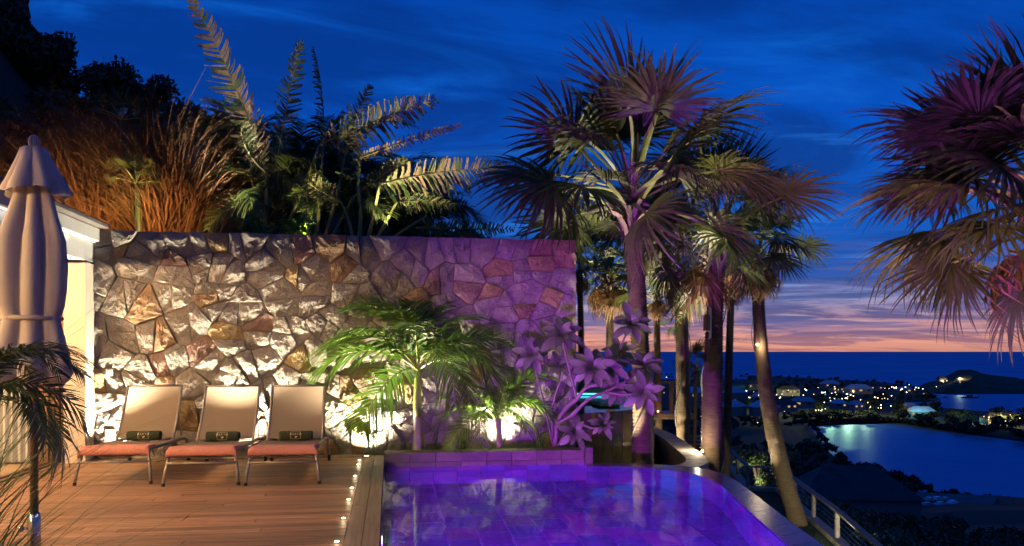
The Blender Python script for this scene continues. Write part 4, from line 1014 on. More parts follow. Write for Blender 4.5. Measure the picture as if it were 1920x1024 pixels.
LWH = (1.0, .84, .55)
def pal_up(px, D, z, aimpx, aimpy, aimD, power, label, size=55, col=LWH):
    b = W(px, HZ, D); b.z = z; uplit(b, W(aimpx, aimpy, aimD), power, col, label, size)
pal_up(1172, 11.72, -.40, 1172, 340, 11.95, 1500, 'bronze uplight at the foot of the tallest palm', 50)
pal_up(1300, 13.25, -.9, 1325, 440, 13.0, 2600, 'bronze uplight left of the pool corner palm', 60)
pal_up(1246, 16.8, -1.9, 1262, 480, 17.0, 4200, 'bronze uplight left of the mid-height palm', 55)
pal_up(1152, 20.4, -1.6, 1150, 480, 21.0, 5500, 'bronze uplight by the slim palm behind the upper pool', 60)
pal_up(1226, 19.6, -2.2, 1232, 540, 20.0, 900, 'bronze uplight by the slender palm at the handrail', 40)
pal_up(1428, 18.6, -2.45, 1408, 480, 18.1, 1800, 'bronze uplight on the lawn by the leaning palm', 45)
pal_up(1093, 17.2, -.9, 1088, 480, 17.5, 350, 'bronze uplight past the end of the stone wall', 45)
pal_up(1372, 23.2, -4, 1372, 500, 24.0, 4200, 'bronze uplight on the slope behind the pool corner palm', 55)
pal_up(1905, 7.6, LAWN + .1, 1900, 420, 8.0, 2000, 'bronze uplight at the foot of the wind-swept palm', 85, (1.0, .50, .22))
pal_up(1740, 7.4, LAWN + .1, 1800, 520, 7.6, 300, 'rust tinted uplight on the lawn under the wind-swept fronds', 80, (1.0, .34, .13))
pal_up(1412, 25.6, LAWN - .3, 1425, 850, 26.6, 130, 'garden spot under the bright bush at the fence corner', 110, (1.0, .9, .55))
pal_up(1590, 14.9, LAWN + .12, 1640, 960, 30, 500, 'added spot at the fence foot standing in for villa light on the slope', 120, (1.0, .92, .6))  # added lamp, stands in for the villa lights on the slope bushes
# box lamps strapped to trunks
for px, py, D, lab, pw in ((1325, 606, 12.75, 'dark box lamp strapped to the pool corner palm', 0), (1419, 633, 18.2, 'lit box lamp strapped to the leaning palm trunk', 14)):
    q = W(px, py, D); u = empty('trunk_lamp', q, lab, 'lamp'); u.rotation_euler.z = -YAW; s = .6 if pw == 0 else .75
    mb = MB(); mb.bbox((0, 0, 0), (.14 * s, .12, .42 * s), .01); mb.obj('housing', MT['bronze'], u)
    mb = MB(); mb.bbox((.09 * s, .02, 0), (.04, .05, .8 * s), .006); mb.obj('bracket', MT['chrome'], u)
    if pw:
        mb = MB(); mb.lathe([(.01, -.03), (.038, 0), (.01, .03)], 10, (.0, -.04, -.20 * s)); mb.obj('bulb', MT['led'], u)
        l = lamp('POINT', 'trunk_bulb', (.02, -.16, -.3 * s), pw, WARM, rad=.03); l.parent = u

# ------------------------------------------------------------------ feather palms in the planter
def feather_mesh(seed, Ln=1.3, arch=.9, nl=46, ll=.36, lw=.014, droop=.5, mat='feather'):
    r_ = random.Random(seed); mb = MB(); pts = []
    for k in range(15):
        t = k / 14; a = 1.0 - arch * 1.6 * t; pts.append(t)
    P = [Vector((0, 0, 0))]; a = .95
    for k in range(14):
        a -= arch * 1.75 / 14 * (1 + .6 * k / 14); P.append(P[-1] + Vector((math.cos(a), 0, math.sin(a))) * Ln / 14)
    for k in range(14):
        w0, w1 = .014 * (1 - k / 15), .014 * (1 - (k + 1) / 15); A_, B_ = P[k], P[k + 1]; mb.add([A_ + Vector((0, -w0, 0)), A_ + Vector((0, w0, 0)), B_ + Vector((0, w1, 0)), B_ + Vector((0, -w1, 0)), A_ - Vector((0, 0, w0)), B_ - Vector((0, 0, w1))], [(0, 3, 2, 1), (0, 4, 5, 3), (1, 2, 5, 4)])
    np_ = len(mb.f)
    for s in (-1, 1):
        for k in range(nl):
            t = .16 + .84 * k / (nl - 1) + r_.uniform(-.008, .008); t = min(t, .999); i = min(int(t * 14), 13); c = P[i].lerp(P[i + 1], t * 14 - i); tan = (P[i + 1] - P[i]).normalized()
            l_ = ll * (math.sin(math.pi * min(1, (t - .08) ** .8)) * .75 + .3) * r_.uniform(.85, 1.1); out = Vector((0, s, 0)); upv = tan.cross(out) * s
            if upv.z < 0: upv = -upv
            d = (tan * (.55 + .5 * t) + out * .9 + upv * r_.uniform(.05, .45)).normalized(); dr = droop * r_.uniform(.6, 1.4); V = []
            for j, u in enumerate((0, .35, .7, 1.0)):
                p = c + d * l_ * u; p.z -= dr * l_ * u * u * .8; wd = lw * (.6, 1.0, .75, .08)[j]; V += [p - tan * wd, p + tan * wd]
            mb.add(V, [(2 * j, 2 * j + 2, 2 * j + 3, 2 * j + 1) for j in range(3)])
    me = bpy.data.meshes.new('frond'); me.from_pydata([tuple(v) for v in mb.v], [], mb.f); me.materials.append(MT[mat]); me.materials.append(MT['shaft'])
    mi = np.zeros(len(mb.f), np.int32); mi[:np_] = 1; me.polygons.foreach_set('material_index', mi); return me
FE = [feather_mesh(1), feather_mesh(2, 1.35, 1.05, 48, .38), feather_mesh(3, 1.2, .8, 44, .36), feather_mesh(4, 1.4, 1.25, 48, .40, droop=.7)]
p0 = WY(782, 850, 11.02); p0.z = .045
ad = empty('feather_palm', p0, 'green feather palm with pale ringed trunk in the planter', 'palm tree')
tr_ = ringed(bez((0, 0, 0), (.0, 0, .50), (.02, 0, 0)), [.068, .058, .052, .05, .05, .05], .026, 14, .0035, 3); tr_.materials.clear(); tr_.materials.append(MT['paletrunk']); inst('trunk', tr_, ad)
MB().tube([(0, 0, .48), (.0, 0, .60), (.005, 0, .85), (.01, 0, 1.02), (.015, 0, 1.12)], [.05, .054, .048, .042, .03], 14).obj('crownshaft', MT['shaft'], ad, True)
r_ = random.Random(5)
for k, (az, e, s) in enumerate(((185, 12, 1.0), (165, 30, 1.02), (205, 34, .98), (225, -8, .92), (5, 26, 1.0), (-15, 8, 1.0), (20, 44, .95), (-38, 30, .9), (150, 55, 1.0), (90, 48, .95), (60, 62, .95), (120, 74, 1.0), (100, 84, .85), (200, 72, .85), (265, 40, .85), (290, 20, .85), (-55, 2, .8), (180, 68, .9), (245, 58, .8))):
    inst('frond', FE[k % 4], ad, (.015, 0, 1.10), (r_.gauss(0, .25), -R(e - 18), R(az)), 1.28 * s * r_.uniform(.93, 1.05))
p0 = WY(936, 850, 10.98); p0.z = .045
ad2 = empty('feather_palm', p0, 'low leafy feather palm with arching fronds beside the plumeria', 'palm tree')
tr_ = ringed(bez((0, 0, 0), (-.02, 0, .45), (.02, 0, 0)), [.05, .045, .042, .04, .04, .04], .026, 12, .003, 4); tr_.materials.clear(); tr_.materials.append(MT['paletrunk']); inst('trunk', tr_, ad2)
for k in range(15):
    az = k * 2.39996; e = 62 - k * 5.2; inst('frond', FE[k % 4], ad2, (-.02, 0, .45), (r_.gauss(0, .25), -R(e - 22), az), .78 * r_.uniform(.85, 1.1))
# two small ground plants in the planter
def blade_clump(seed, n, h, spread, w, arch=1.0, seg=4, lean=(0, 0)):
    r2 = random.Random(seed); V = []; Q = []
    for k in range(n):
        az = r2.uniform(0, 6.28); L_ = h * r2.uniform(.55, 1.1); tilt = r2.uniform(.05, spread); x0, y0 = r2.gauss(0, h * .05), r2.gauss(0, h * .05); b = len(V); dx, dy = math.cos(az), math.sin(az); ar = arch * r2.uniform(.6, 1.5)
        px_, pz_ = 0, 0; a = math.pi / 2 - tilt
        for j in range(seg + 1):
            t = j / seg; ww = w * (1 - t ** 1.5) + .0008
            cx, cy = x0 + dx * px_ + lean[0] * t * t * L_, y0 + dy * px_ + lean[1] * t * t * L_
            V += [(cx - dy * ww, cy + dx * ww, pz_), (cx + dy * ww, cy - dx * ww, pz_)]
            px_ += math.cos(a) * L_ / seg; pz_ += math.sin(a) * L_ / seg; a -= ar * (.25 + .75 * t) * 1.3 / seg * 1.4
        Q += [(b + 2 * j, b + 2 * j + 2, b + 2 * j + 3, b + 2 * j + 1) for j in range(seg)]
    return V, Q
for k, (px, h, lab) in enumerate(((1010, .38, 'tuft of strap leaves under the plumeria trunk'), (868, .30, 'small grassy tuft between the two planter palms'))):
    q = WY(px, 850, 10.95); V, Q = blade_clump(40 + k, 46, h, .8, .010, 1.2)
    t = empty('leaf_tuft', (q.x, q.y, .04), lab, 'plant'); o = inst('blades', npmesh('blades', V, Q, MT['feather']), t); o['kind'] = 'stuff'

# ------------------------------------------------------------------ plumeria
def plum_leaf(seed):
    r2 = random.Random(seed); V = []; n = 7; Ln = .26
    for k in range(n + 1):
        t = k / n; w = .046 * (math.sin(math.pi * t ** 1.35 * .93) ** .8 if 0 < t < 1 else .05) + .003; z = .05 * math.sin(t * 2.2) - .10 * t * t
        V += [(Ln * t, -w, z + .012), (Ln * t, 0, z - .004), (Ln * t, w, z + .012)]
    F = [q for k in range(n) for q in ((3 * k, 3 * k + 3, 3 * k + 4, 3 * k + 1), (3 * k + 1, 3 * k + 4, 3 * k + 5, 3 * k + 2))]
    mb = MB().add(V, F); return mb.mesh('leaf', MT['plum'], True)
PLF = [plum_leaf(1)]
q0 = WY(1040, 838, 11.0); q0.z = .04
plm = empty('plumeria', q0, 'plumeria with thick bare branches ending in rosettes of long purple-lit leaves', 'shrub')
ros = [(1053, 630, 10.75, 1.05), (1182, 612, 10.9, 1.05), (998, 668, 10.8, .85), (1047, 690, 10.9, .7), (1108, 692, 10.6, 1.0), (1140, 688, 10.75, 1.0), (1160, 665, 11.1, .9), (1206, 690, 10.8, 1.0), (1205, 736, 10.6, 1.0), (1130, 800, 10.55, .7), (1075, 812, 10.7, .8), (1150, 730, 11.0, .8)]
fork = W(1082, 748, 10.85); fork2 = W(1120, 722, 10.8); fork3 = W(1055, 700, 10.95)
def branch(pts, r0, r1, nm='branch'):
    P = [Vector(p) - q0 for p in pts]; n = len(P); mb = MB()
    fine = smoothpath3(P, 6 * (n - 1) + 1); mb.tube(fine, [r0 + (r1 - r0) * k / (len(fine) - 1) for k in range(len(fine))], 8); mb.obj(nm, MT['plumstem'], plm, True)
def smoothpath3(P, n):
    out = []
    for k in range(n):
        t = (len(P) - 1) * k / (n - 1); i = min(int(t), len(P) - 2); u = t - i; p0_, p1, p2, p3 = P[max(i - 1, 0)], P[i], P[i + 1], P[min(i + 2, len(P) - 1)]
        out.append(.5 * ((2 * p1) + (p2 - p0_) * u + (2 * p0_ - 5 * p1 + 4 * p2 - p3) * u * u + (3 * p1 - p0_ - 3 * p2 + p3) * u ** 3))
    return out
branch([q0, W(1045, 795, 11.0), W(1060, 768, 10.95), fork], .034, .028, 'trunk')
branch([fork, W(1098, 728, 10.82), fork2], .026, .022); branch([W(1045, 795, 11.0), W(1070, 780, 10.8), W(1105, 748, 10.65), W(1135, 735, 10.7)], .026, .018)
for (a, b) in ((fork2, 4), (fork2, 5), (fork2, 1), (fork, 0), (W(1135, 735, 10.7), 8), (W(1135, 735, 10.7), 7), (W(1135, 735, 10.7), 11), (fork2, 6)):
    e = W(*ros[b][:3]); m = (Vector(a) + e) / 2 + Vector((0, 0, -.03)); branch([a, m, e], .016, .013)
branch([q0, W(1020, 760, 10.9), W(1005, 700, 10.85), W(*ros[2][:3])], .016, .011); branch([q0, W(1035, 770, 11.0), fork3, W(*ros[3][:3])], .014, .010)
branch([q0, W(1060, 812, 10.8), W(*ros[10][:3])], .012, .010); branch([q0, W(1085, 800, 10.8), W(1110, 803, 10.6), W(*ros[9][:3])], .012, .009)
r_ = random.Random(12)
for (px, py, D, s) in ros:
    c = W(px, py, D) - q0; ax = Vector((r_.uniform(-.25, .25), -.75, r_.uniform(.1, .7))).normalized()
    qa = ax.to_track_quat('Z', 'Y'); n = 15
    for k in range(n):
        e = R(72 - 78 * (k / (n - 1)) + r_.gauss(0, 6)); az = k * 2.39996
        v = qa @ Vector((math.cos(az) * math.cos(e), math.sin(az) * math.cos(e), math.sin(e)))
        v.z -= .15; v.normalize()
        zx = (ax - v * ax.dot(v)).normalized(); yx = zx.cross(v); m = Matrix((v, yx, zx)).transposed().to_euler()
        inst('leaf', PLF[0], plm, c + v * .01, m, s * r_.uniform(.85, 1.25) * (.8 if k < 4 else 1))

# ------------------------------------------------------------------ torn banana leaves behind the wall
def torn_leaf(seed, Ln, hw, droop, dry=.3, gap=.35):
    r2 = random.Random(seed); mb = MB(); n = 26; P = [Vector((0, 0, 0))]; a = droop * .5
    for k in range(n): a -= droop / n; P.append(P[-1] + Vector((math.cos(a), 0, math.sin(a))) * Ln / n)
    rib = []
    for k in range(n):
        w0, w1 = .020 * (1 - k / (n + 1)), .020 * (1 - (k + 1) / (n + 1)); A_, B_ = P[k], P[k + 1]; mb.add([A_ + Vector((0, -w0, 0)), A_ + Vector((0, w0, 0)), B_ + Vector((0, w1, 0)), B_ + Vector((0, -w1, 0)), A_ - Vector((0, 0, w0 * 1.5)), B_ - Vector((0, 0, w1 * 1.5))], [(0, 3, 2, 1), (0, 4, 5, 3), (1, 2, 5, 4)])
    nrib = len(mb.f); mi = [1] * nrib
    for s in (-1, 1):
        t = .04
        while t < .985:
            dt = r2.uniform(.007, .026); t2 = min(t + dt, .995)
            def at(u): i = min(int(u * n), n - 1); return P[i].lerp(P[i + 1], u * n - i), (P[i + 1] - P[i]).normalized()
            c0, tn = at(t); c1, _ = at(t2); wd = hw * (min(1, t / .12) ** .6) * (1 - max(0, t - .55) / .47) ** .55 * r2.uniform(.75, 1.08)
            d = (Vector((0, s, 0)) + tn * r2.uniform(.25, .7) + Vector((0, 0, .15))).normalized(); hang = r2.uniform(.25, .9); V = []
            for j, u in enumerate((0, .35, .7, 1.0)):
                dd = d * wd * u - Vector((0, 0, hang * wd * u * u)); sh = 1 - .55 * u * r2.uniform(.3, 1)
                m = (c0 + c1) / 2; V += [m + (c0 - m) * sh + dd, m + (c1 - m) * sh + dd + Vector((0, 0, .01 * r2.uniform(-1, 1)))]
            mb.add(V, [(2 * j, 2 * j + 2, 2 * j + 3, 2 * j + 1) for j in range(3)]); mi += [2 if r2.random() < dry else 0] * 3
            t = t2 + (r2.uniform(.002, .02) if r2.random() < gap else .0015)
    me = bpy.data.meshes.new('leaf'); me.from_pydata([tuple(v) for v in mb.v], [], mb.f)
    for m in ('banana', 'bananastem', 'bananadry'): me.materials.append(MT[m])
    me.polygons.foreach_set('material_index', np.array(mi, np.int32)); return me
def banana(label, base, stems, leaves, seed):
    t = empty('banana_plant', base, label, 'plant', 'banana plants behind the wall'); base = Vector(base); k0 = seed * 17
    for (a, b, r0) in stems:
        A_, B_ = W(*a) - base, W(*b) - base; mb = MB(); m = (A_ + B_) / 2 + Vector((.03, 0, .05)); mb.tube(smoothpath3([A_, m, B_], 7), [r0 * (1 - .5 * k / 6) for k in range(7)], 8); mb.obj('stem', MT['bananastem'], t, True)
    for (a, b, hw, dr, dry) in leaves:
        k0 += 1; A_, B_ = W(*a) - base, W(*b) - base; d = B_ - A_; chord = d.length
        me = torn_leaf(k0, chord * (1 + .10 * dr), hw, dr, dry); x = d.normalized()
        o = inst('leaf', me, t, A_); o.rotation_euler = (R(-68) * (1 if x.dot(RGT) > 0 else -1) + random.Random(k0).uniform(-.3, .3), -math.asin(x.z), math.atan2(x.y, x.x))
D1 = 13.6
b1 = W(495, 440, D1); b1.z = 2.7; b2 = W(600, 440, 13.2); b2.z = 2.7; b3 = W(680, 440, 12.9); b3.z = 2.7
banana('tall banana plant with one pale upright torn leaf', b1,
       [((492, 475, D1), (500, 320, D1), .055), ((480, 475, D1), (515, 335, D1 + .2), .045), ((520, 470, D1), (600, 272, D1 - .3), .04), ((500, 470, D1 + .3), (470, 330, D1 + .3), .04)],
       [((500, 320, D1), (365, 5, D1 - .4), .34, .5, .75), ((515, 335, D1 + .2), (562, 85, D1 + .2), .24, .45, .25), ((600, 272, D1 - .3), (812, 186, D1 - .6), .32, .35, .35), ((470, 330, D1 + .3), (432, 150, D1 + .4), .24, .7, .1), ((505, 330, D1), (455, 235, D1 - .8), .26, 1.3, .3)], 1)
banana('banana plant with dark upright leaves and green stalks', b2,
       [((588, 475, 13.2), (600, 345, 13.2), .045), ((600, 475, 13.2), (640, 330, 13.3), .04), ((578, 475, 13.2), (575, 360, 13.4), .04), ((606, 475, 13.2), (662, 370, 13.0), .03)],
       [((600, 345, 13.2), (590, 95, 13.4), .22, .4, .2), ((640, 330, 13.3), (690, 165, 13.5), .24, .6, .2), ((575, 360, 13.4), (640, 215, 13.8), .24, .9, .1), ((662, 300, 13.0), (858, 236, 13.0), .11, .5, .95), ((662, 370, 13.0), (760, 300, 13.2), .2, .9, .2)], 2)
banana('low banana plant with torn leaves leaning out over the wall', b3,
       [((672, 475, 12.9), (672, 350, 12.9), .04), ((682, 475, 12.9), (712, 345, 12.7), .038), ((690, 475, 12.9), (745, 378, 12.8), .034), ((665, 475, 12.9), (640, 380, 13.0), .034), ((700, 475, 12.8), (800, 405, 13.2), .03)],
       [((712, 345, 12.7), (968, 318, 12.4), .33, .75, .4), ((672, 350, 12.9), (655, 200, 13.1), .2, .5, .2), ((745, 378, 12.8), (850, 388, 13.2), .22, .9, .15), ((780, 428, 13.0), (958, 430, 12.9), .16, .35, .1), ((640, 380, 13.0), (560, 330, 12.7), .22, 1.1, .5)], 3)
for k, (px, py, D, sc, lab) in enumerate(((450, 335, 15.4, 1.5, 'dark feathery palm left of the tall banana'), (560, 340, 15.0, 1.45, 'dark feathery palm between two banana plants'), (640, 350, 15.3, 1.4, 'dark feathery palm behind the green banana stalks'), (735, 385, 14.6, 1.15, 'dark feathery palm near the falling ridge'), (395, 345, 16.2, 1.5, 'dark feathery palm beside the rust reeds'), (800, 425, 15.0, 1.0, 'small dark feathery palm low over the wall'), (520, 395, 13.9, 1.1, 'low feathery palm among the banana stems'), (650, 410, 13.6, 1.0, 'low feathery palm at the wall top under bananas'))):
    q = W(px, py, D); t = empty('hill_palm', q, lab, 'palm tree', 'feathery palms behind the wall'); r2 = random.Random(k + 70)
    MB().tube([(0, 0, -2.4), (.05, 0, -1), (0, 0, 0)], [.09, .07, .05], 8).obj('trunk', MT['bark'], t)
    for j in range(15):
        o = inst('frond', FE[j % 4], t, (0, 0, 0), (r2.gauss(0, .3), -R(68 - j * 5.5 - 20), j * 2.4 + r2.gauss(0, .2)), sc * r2.uniform(.8, 1.15), MT['banana'])
# warm garden spots behind the wall
def garden_spot(px, py, D, aim, power, col, label, size=90):
    b = W(px, py, D); uplit(b, W(*aim), power, col, label, size, group='garden spots behind the wall')
garden_spot(560, 452, 12.5, (590, 250, 13.2), 330, (1.0, .80, .40), 'garden spot among the banana stems')
garden_spot(700, 455, 12.35, (770, 290, 12.7), 420, (1.0, .82, .45), 'garden spot under the banana leaf over the wall')
garden_spot(440, 455, 12.6, (420, 180, 13.3), 800, (1.0, .86, .66), 'garden spot aimed at the pale upright banana leaf', 60)
for px, py, D, lab in ((30, 430, 12.6, 'amber garden spot behind the villa roof'), (150, 445, 12.3, 'amber garden spot behind the wall end at the villa'), (290, 448, 12.3, 'amber garden spot among the middle reeds')):
    garden_spot(px, py, D, (px + 10, 250, 16.5), 230, (1.0, .50, .17), lab, 130)
garden_spot(215, 452, 12.5, (245, 320, 13.2), 45, (.85, 1.0, .30), 'yellow green garden spot under the yucca', 70)

# ------------------------------------------------------------------ rust reeds and yuccas on the bank
RE = []
for k in range(4):
    V, Q = blade_clump(60 + k, 380, 2.3, .85, .007, 1.25, 6, (.18, 0)); RE.append(npmesh('blades', V, Q, MT['reed']))
rr_ = random.Random(9); rp = [(rr_.uniform(-80, 365), rr_.uniform(14.0, 19.5), rr_.uniform(1.0, 1.55)) for _ in range(30)]
for k, (px, D, s) in enumerate(rp):
    q = W(px, HZ, D); q.z = hill_z(px, D) - .05
    t = empty('reed_clump', q, 'clump of tall rust coloured reeds on the bank behind the wall', 'reeds', 'rust reeds behind the wall')
    o = inst('blades', RE[k % 4], t, (0, 0, 0), (0, 0, rr_.uniform(0, 6.28)), s); o['kind'] = 'stuff'
for k, (px, py, D, s, lab) in enumerate(((228, 225, 14.6, .36, 'yellow green fan plant high among the rust reeds'), (255, 345, 13.0, .30, 'yellow green fan plant low behind the wall near the villa roof'), (330, 300, 16, .4, 'dark fan plant between reeds and hillside trees'))):
    q = W(px, py, D); t = empty('yucca', q, lab, 'plant')
    MB().tube([(0, 0, -2.2), (.05, 0, -1), (.02, 0, 0)], [.06, .05, .04], 8).obj('stem', MT['darkleaf'], t)
    for j in range(14): inst('frond', FANUP[j % 2] if j < 7 else FAN[j % 4], t, (0, 0, 0), (rr_.gauss(0, .3), -R(75 - j * 6), j * 2.4), s * rr_.uniform(.8, 1.1))
# leafy ground cover at the wall top
def leaf_cloud(seed, n, rx, ry, rz, ls, shell=.55, lumps=7):
    g = np.random.default_rng(seed); C = g.normal(0, 1, (lumps, 3)); C /= np.linalg.norm(C, axis=1)[:, None]; C *= g.uniform(.25, .75, (lumps, 1)); C[:, 2] = np.abs(C[:, 2]) * .9
    k = g.integers(0, lumps, n); d = g.normal(0, 1, (n, 3)); d /= np.linalg.norm(d, axis=1)[:, None]; rr = g.uniform(shell, 1, (n, 1)) * g.uniform(.32, .52, (lumps, 1))[k]
    p = (C[k] + d * rr) * np.array([rx, ry, rz]); a = g.normal(0, 1, (n, 3)); a /= np.linalg.norm(a, axis=1)[:, None]; b = np.cross(a, d + .3 * g.normal(0, 1, (n, 3))); b /= np.linalg.norm(b, axis=1)[:, None]
    s = ls * g.uniform(.6, 1.3, (n, 1)); V = np.stack([p - a * s, p + b * s * .5, p + a * s, p - b * s * .5], 1).reshape(-1, 3); Q = np.arange(4 * n).reshape(n, 4); return V, Q
for k, (px, D, s, lab) in enumerate(((470, 12.3, .35, 'small yellow green leafy plant peeking over the wall near the reeds'), (555, 12.4, .4, 'small leafy plant under the banana stalks at the wall top'))):
    V, Q = leaf_cloud(90 + k, 260, s, s, s * .8, .05); q = W(px, 436, D); t = empty('leafy_plant', q, lab, 'plant'); o = inst('leaves', npmesh('leaves', V, Q, MT['feather']), t); o['kind'] = 'stuff'

# ------------------------------------------------------------------ cliff and trees up on the left
V = []; nx, nz = 60, 50
for i in range(nx):
    for j in range(nz):
        u, v = i / (nx - 1), j / (nz - 1); px = -500 + 640 * u; D = 27 + 4 * (1 - v)
        prof = interp(px, [-500, -100, 20, 40, 75, 110, 130, 140], [-340, -200, -60, 20, 65, 100, 160, 330]); py = 420 + (prof - 420) * v
        p = W(px, py, D); nn = noise.noise(p * .35) * 1.3 + noise.noise(p * 1.1) * .6 + abs(noise.noise(p * 2.7)) * .35
        p += -FWD * nn + RGT * .5 * noise.noise(p * .8 + Vector((5, 0, 0))); V.append(tuple(p))
Q = [(i * nz + j, (i + 1) * nz + j, (i + 1) * nz + j + 1, i * nz + j + 1) for i in range(nx - 1) for j in range(nz - 1)]
tag(inst('cliff', npmesh('cliff', V, Q, MT['rock'])), kind='structure')
def tree(label, base, h, crown, seed, leaf='darkleaf', n=2600, ls=.16, group=None, cat='tree', nm='leafy_tree', lumps=16):
    t = empty(nm, base, label, cat, group); r2 = random.Random(seed); mb = MB(); top = Vector((0, 0, h))
    mb.tube(smoothpath3([Vector((0, 0, -.6)), Vector((r2.uniform(-.1, .1) * h, 0, h * .4)), top * .8], 8), [h * .035 * (1 - .07 * k) for k in range(8)], 8)
    for k in range(6):
        a = r2.uniform(0, 6.28); e = top * r2.uniform(.75, 1.1) + Vector((math.cos(a) * crown[0] * .6, math.sin(a) * crown[1] * .6, crown[2] * r2.uniform(-.1, .5)))
        mb.tube([top * r2.uniform(.4, .65), (top * .6 + e) / 2 + Vector((0, 0, .1 * h)), e], [h * .018, h * .012, h * .005], 5)
    mb.obj('trunk', MT['bark'], t, True); V, Q = leaf_cloud(seed, n, crown[0], crown[1], crown[2], ls, .45, lumps)
    o = inst('crown', npmesh('crown', V, Q, MT[leaf]), t, (0, 0, h)); o['kind'] = 'stuff'; return t
tr_list = [(195, 175, 27, 2.0, (1.35, 1.3, 1.25), 'dark round tree on the hill beside the cliff'), (275, 190, 27.5, 1.6, (1.2, 1.2, 1.0), 'dark low tree joined to the round tree on the hill'), (95, 120, 26.5, 1.4, (.9, .9, 1.3), 'dark shrub tree growing out of the cliff edge'), (345, 240, 26, 1.3, (1.1, 1.1, .9), 'dark tree at the foot of the hill ridge'), (20, 90, 26, 1.6, (1.2, 1.0, 1.6), 'dark ivy tree on the cliff face'), (430, 255, 27, 1.3, (1.2, 1.2, .8), 'dark shrub tree on the falling ridge behind bananas')]
for k, (px, py, D, h, c, lab) in enumerate(tr_list):
    q = W(px, py, D); q.z -= h; tree(lab, q, h, c, 200 + k, n=3000, ls=.11)
V = []; Q = []; g = np.random.default_rng(11)
for k in range(95):
    px = g.uniform(-60, 960); D = g.uniform(17, 33) if k > 25 else g.uniform(26, 30); q = W(px, HZ, D); z = hill_z(px, D); v, qq = leaf_cloud(300 + k, 420, g.uniform(.6, 1.1), g.uniform(.6, 1.1), g.uniform(.4, .75), .12)
    v = v + np.array([q.x, q.y, z + .1]); Q.append(qq + sum(len(x) for x in V)); V.append(v)
tag(inst('hill_scrub', npmesh('hill_scrub', np.concatenate(V), np.concatenate(Q), MT['darkleaf'])), 'dense dark scrub covering the hillside behind the wall', 'scrub', kind='stuff')

# ------------------------------------------------------------------ fine grass leaning in at the left, near the parasol
for k, (px, D, h, s, lab, lean) in enumerate(((-95, 3.4, 1.15, 1.0, 'fine arching grass clump in front of the parasol pole', (.42, .1)), (-120, 4.4, 1.7, 1.0, 'tall wispy grass clump beside the villa door', (.40, .0)))):
    q = W(px, HZ, D); q.z = 0; V, Q = blade_clump(500 + k, 90, h, .50, .0038, 1.0, 8, lean)
    t = empty('grass_clump', q, lab, 'grass', 'wispy grasses by the villa door'); o = inst('blades', npmesh('blades', V, Q, MT['bush'] if k else MT['grass']), t); o['kind'] = 'stuff'
    MB().lathe([(.15, .0), (.2, .02), (.21, .34), (.19, .36), (.18, .30)], 20).obj('pot', MT['boot'], t)

q = W(-75, HZ, 3.9); q.z = 0
t = empty('potted_palm', q, 'potted palm with thin dark fronds veiling the parasol skirt', 'palm tree'); r2 = random.Random(3)
MB().tube([(0, 0, .2), (.02, 0, 1.0), (.03, 0, 1.25)], [.03, .025, .015], 8).obj('trunk', MT['boot'], t)
MB().lathe([(.14, .0), (.18, .02), (.2, .36), (.18, .38), (.17, .32)], 20).obj('pot', MT['boot'], t)
for j, (az, e, sc) in enumerate(((-10, 30, .52), (12, 12, .50), (-30, 2, .5), (4, -8, .55), (25, 42, .5), (-18, 52, .5), (150, 30, .5), (200, 20, .5), (80, 40, .5), (-75, 30, .48))):
    inst('frond', FE[j % 4], t, (.03, 0, 1.22 - .05 * (j % 3)), (r2.gauss(0, .3), -R(e - 20), R(az)), sc, MT['bush'])
# ================================================================== SLOPE BELOW: bushes, town, water's edge
BU = []
for k in range(4):
    V, Q = leaf_cloud(700 + k, 1500, 1.0, 1.0, .85, .075, .5, 12); BU.append(npmesh('leaves', V, Q, MT['bush']))
rb = random.Random(21); nb_ = 0
STEM = MB(); 
for k in range(5):
    a = k * 1.26; STEM.tube([(0, 0, -.8), (math.cos(a) * .25, math.sin(a) * .25, 0), (math.cos(a) * .5, math.sin(a) * .5, .5)], [.05, .035, .012], 5)
STEM = STEM.mesh('stems', MT['bark'])
def bush(px, pyc, D, s, label, group):
    q = W(px, pyc, D); t = empty('bush', q, label, 'bush', group); rz = rb.uniform(0, 6.28)
    o = inst('leaves', BU[rb.randrange(4)], t, (0, 0, 0), (0, 0, rz), (s * rb.uniform(.85, 1.2), s, s * rb.uniform(.8, 1.1))); o['kind'] = 'stuff'; inst('stems', STEM, t, (0, 0, 0), (0, 0, rz), s)
for px, py, D, s, lab in ((1420, 868, 26.5, .75, 'bright green bush behind the corner of the cable fence'), (1452, 862, 27, .7, 'leafy bush between fence corner and leaning palm'), (1395, 858, 30, .7, 'leafy bush behind the far fence rail'), (1440, 905, 26, .6, 'low bush behind the fence cables')):
    bush(px, py, D, s, lab, None)
for k in range(300):
    px = rb.uniform(1475, 2000); D = d_edge(px) + 1.2 + (62 if px < 1700 else 85) * rb.random() ** 1.5
    z = slope_z(px, D); sz = rb.uniform(.75, 1.2) * (D / 26) ** .55; py = HZ + (CZ - z - sz * .25) / D * FP
    if py - sz * 1.0 / D * FP < interp(px, [1475, 1560, 1640, 1700, 1760, 1830, 1920], [882, 903, 928, 955, 978, 1003, 1012]): continue
    bush(px, py, D, sz, 'dark green leafy bush on the slope below the fence', 'bushes on the slope below the fence')
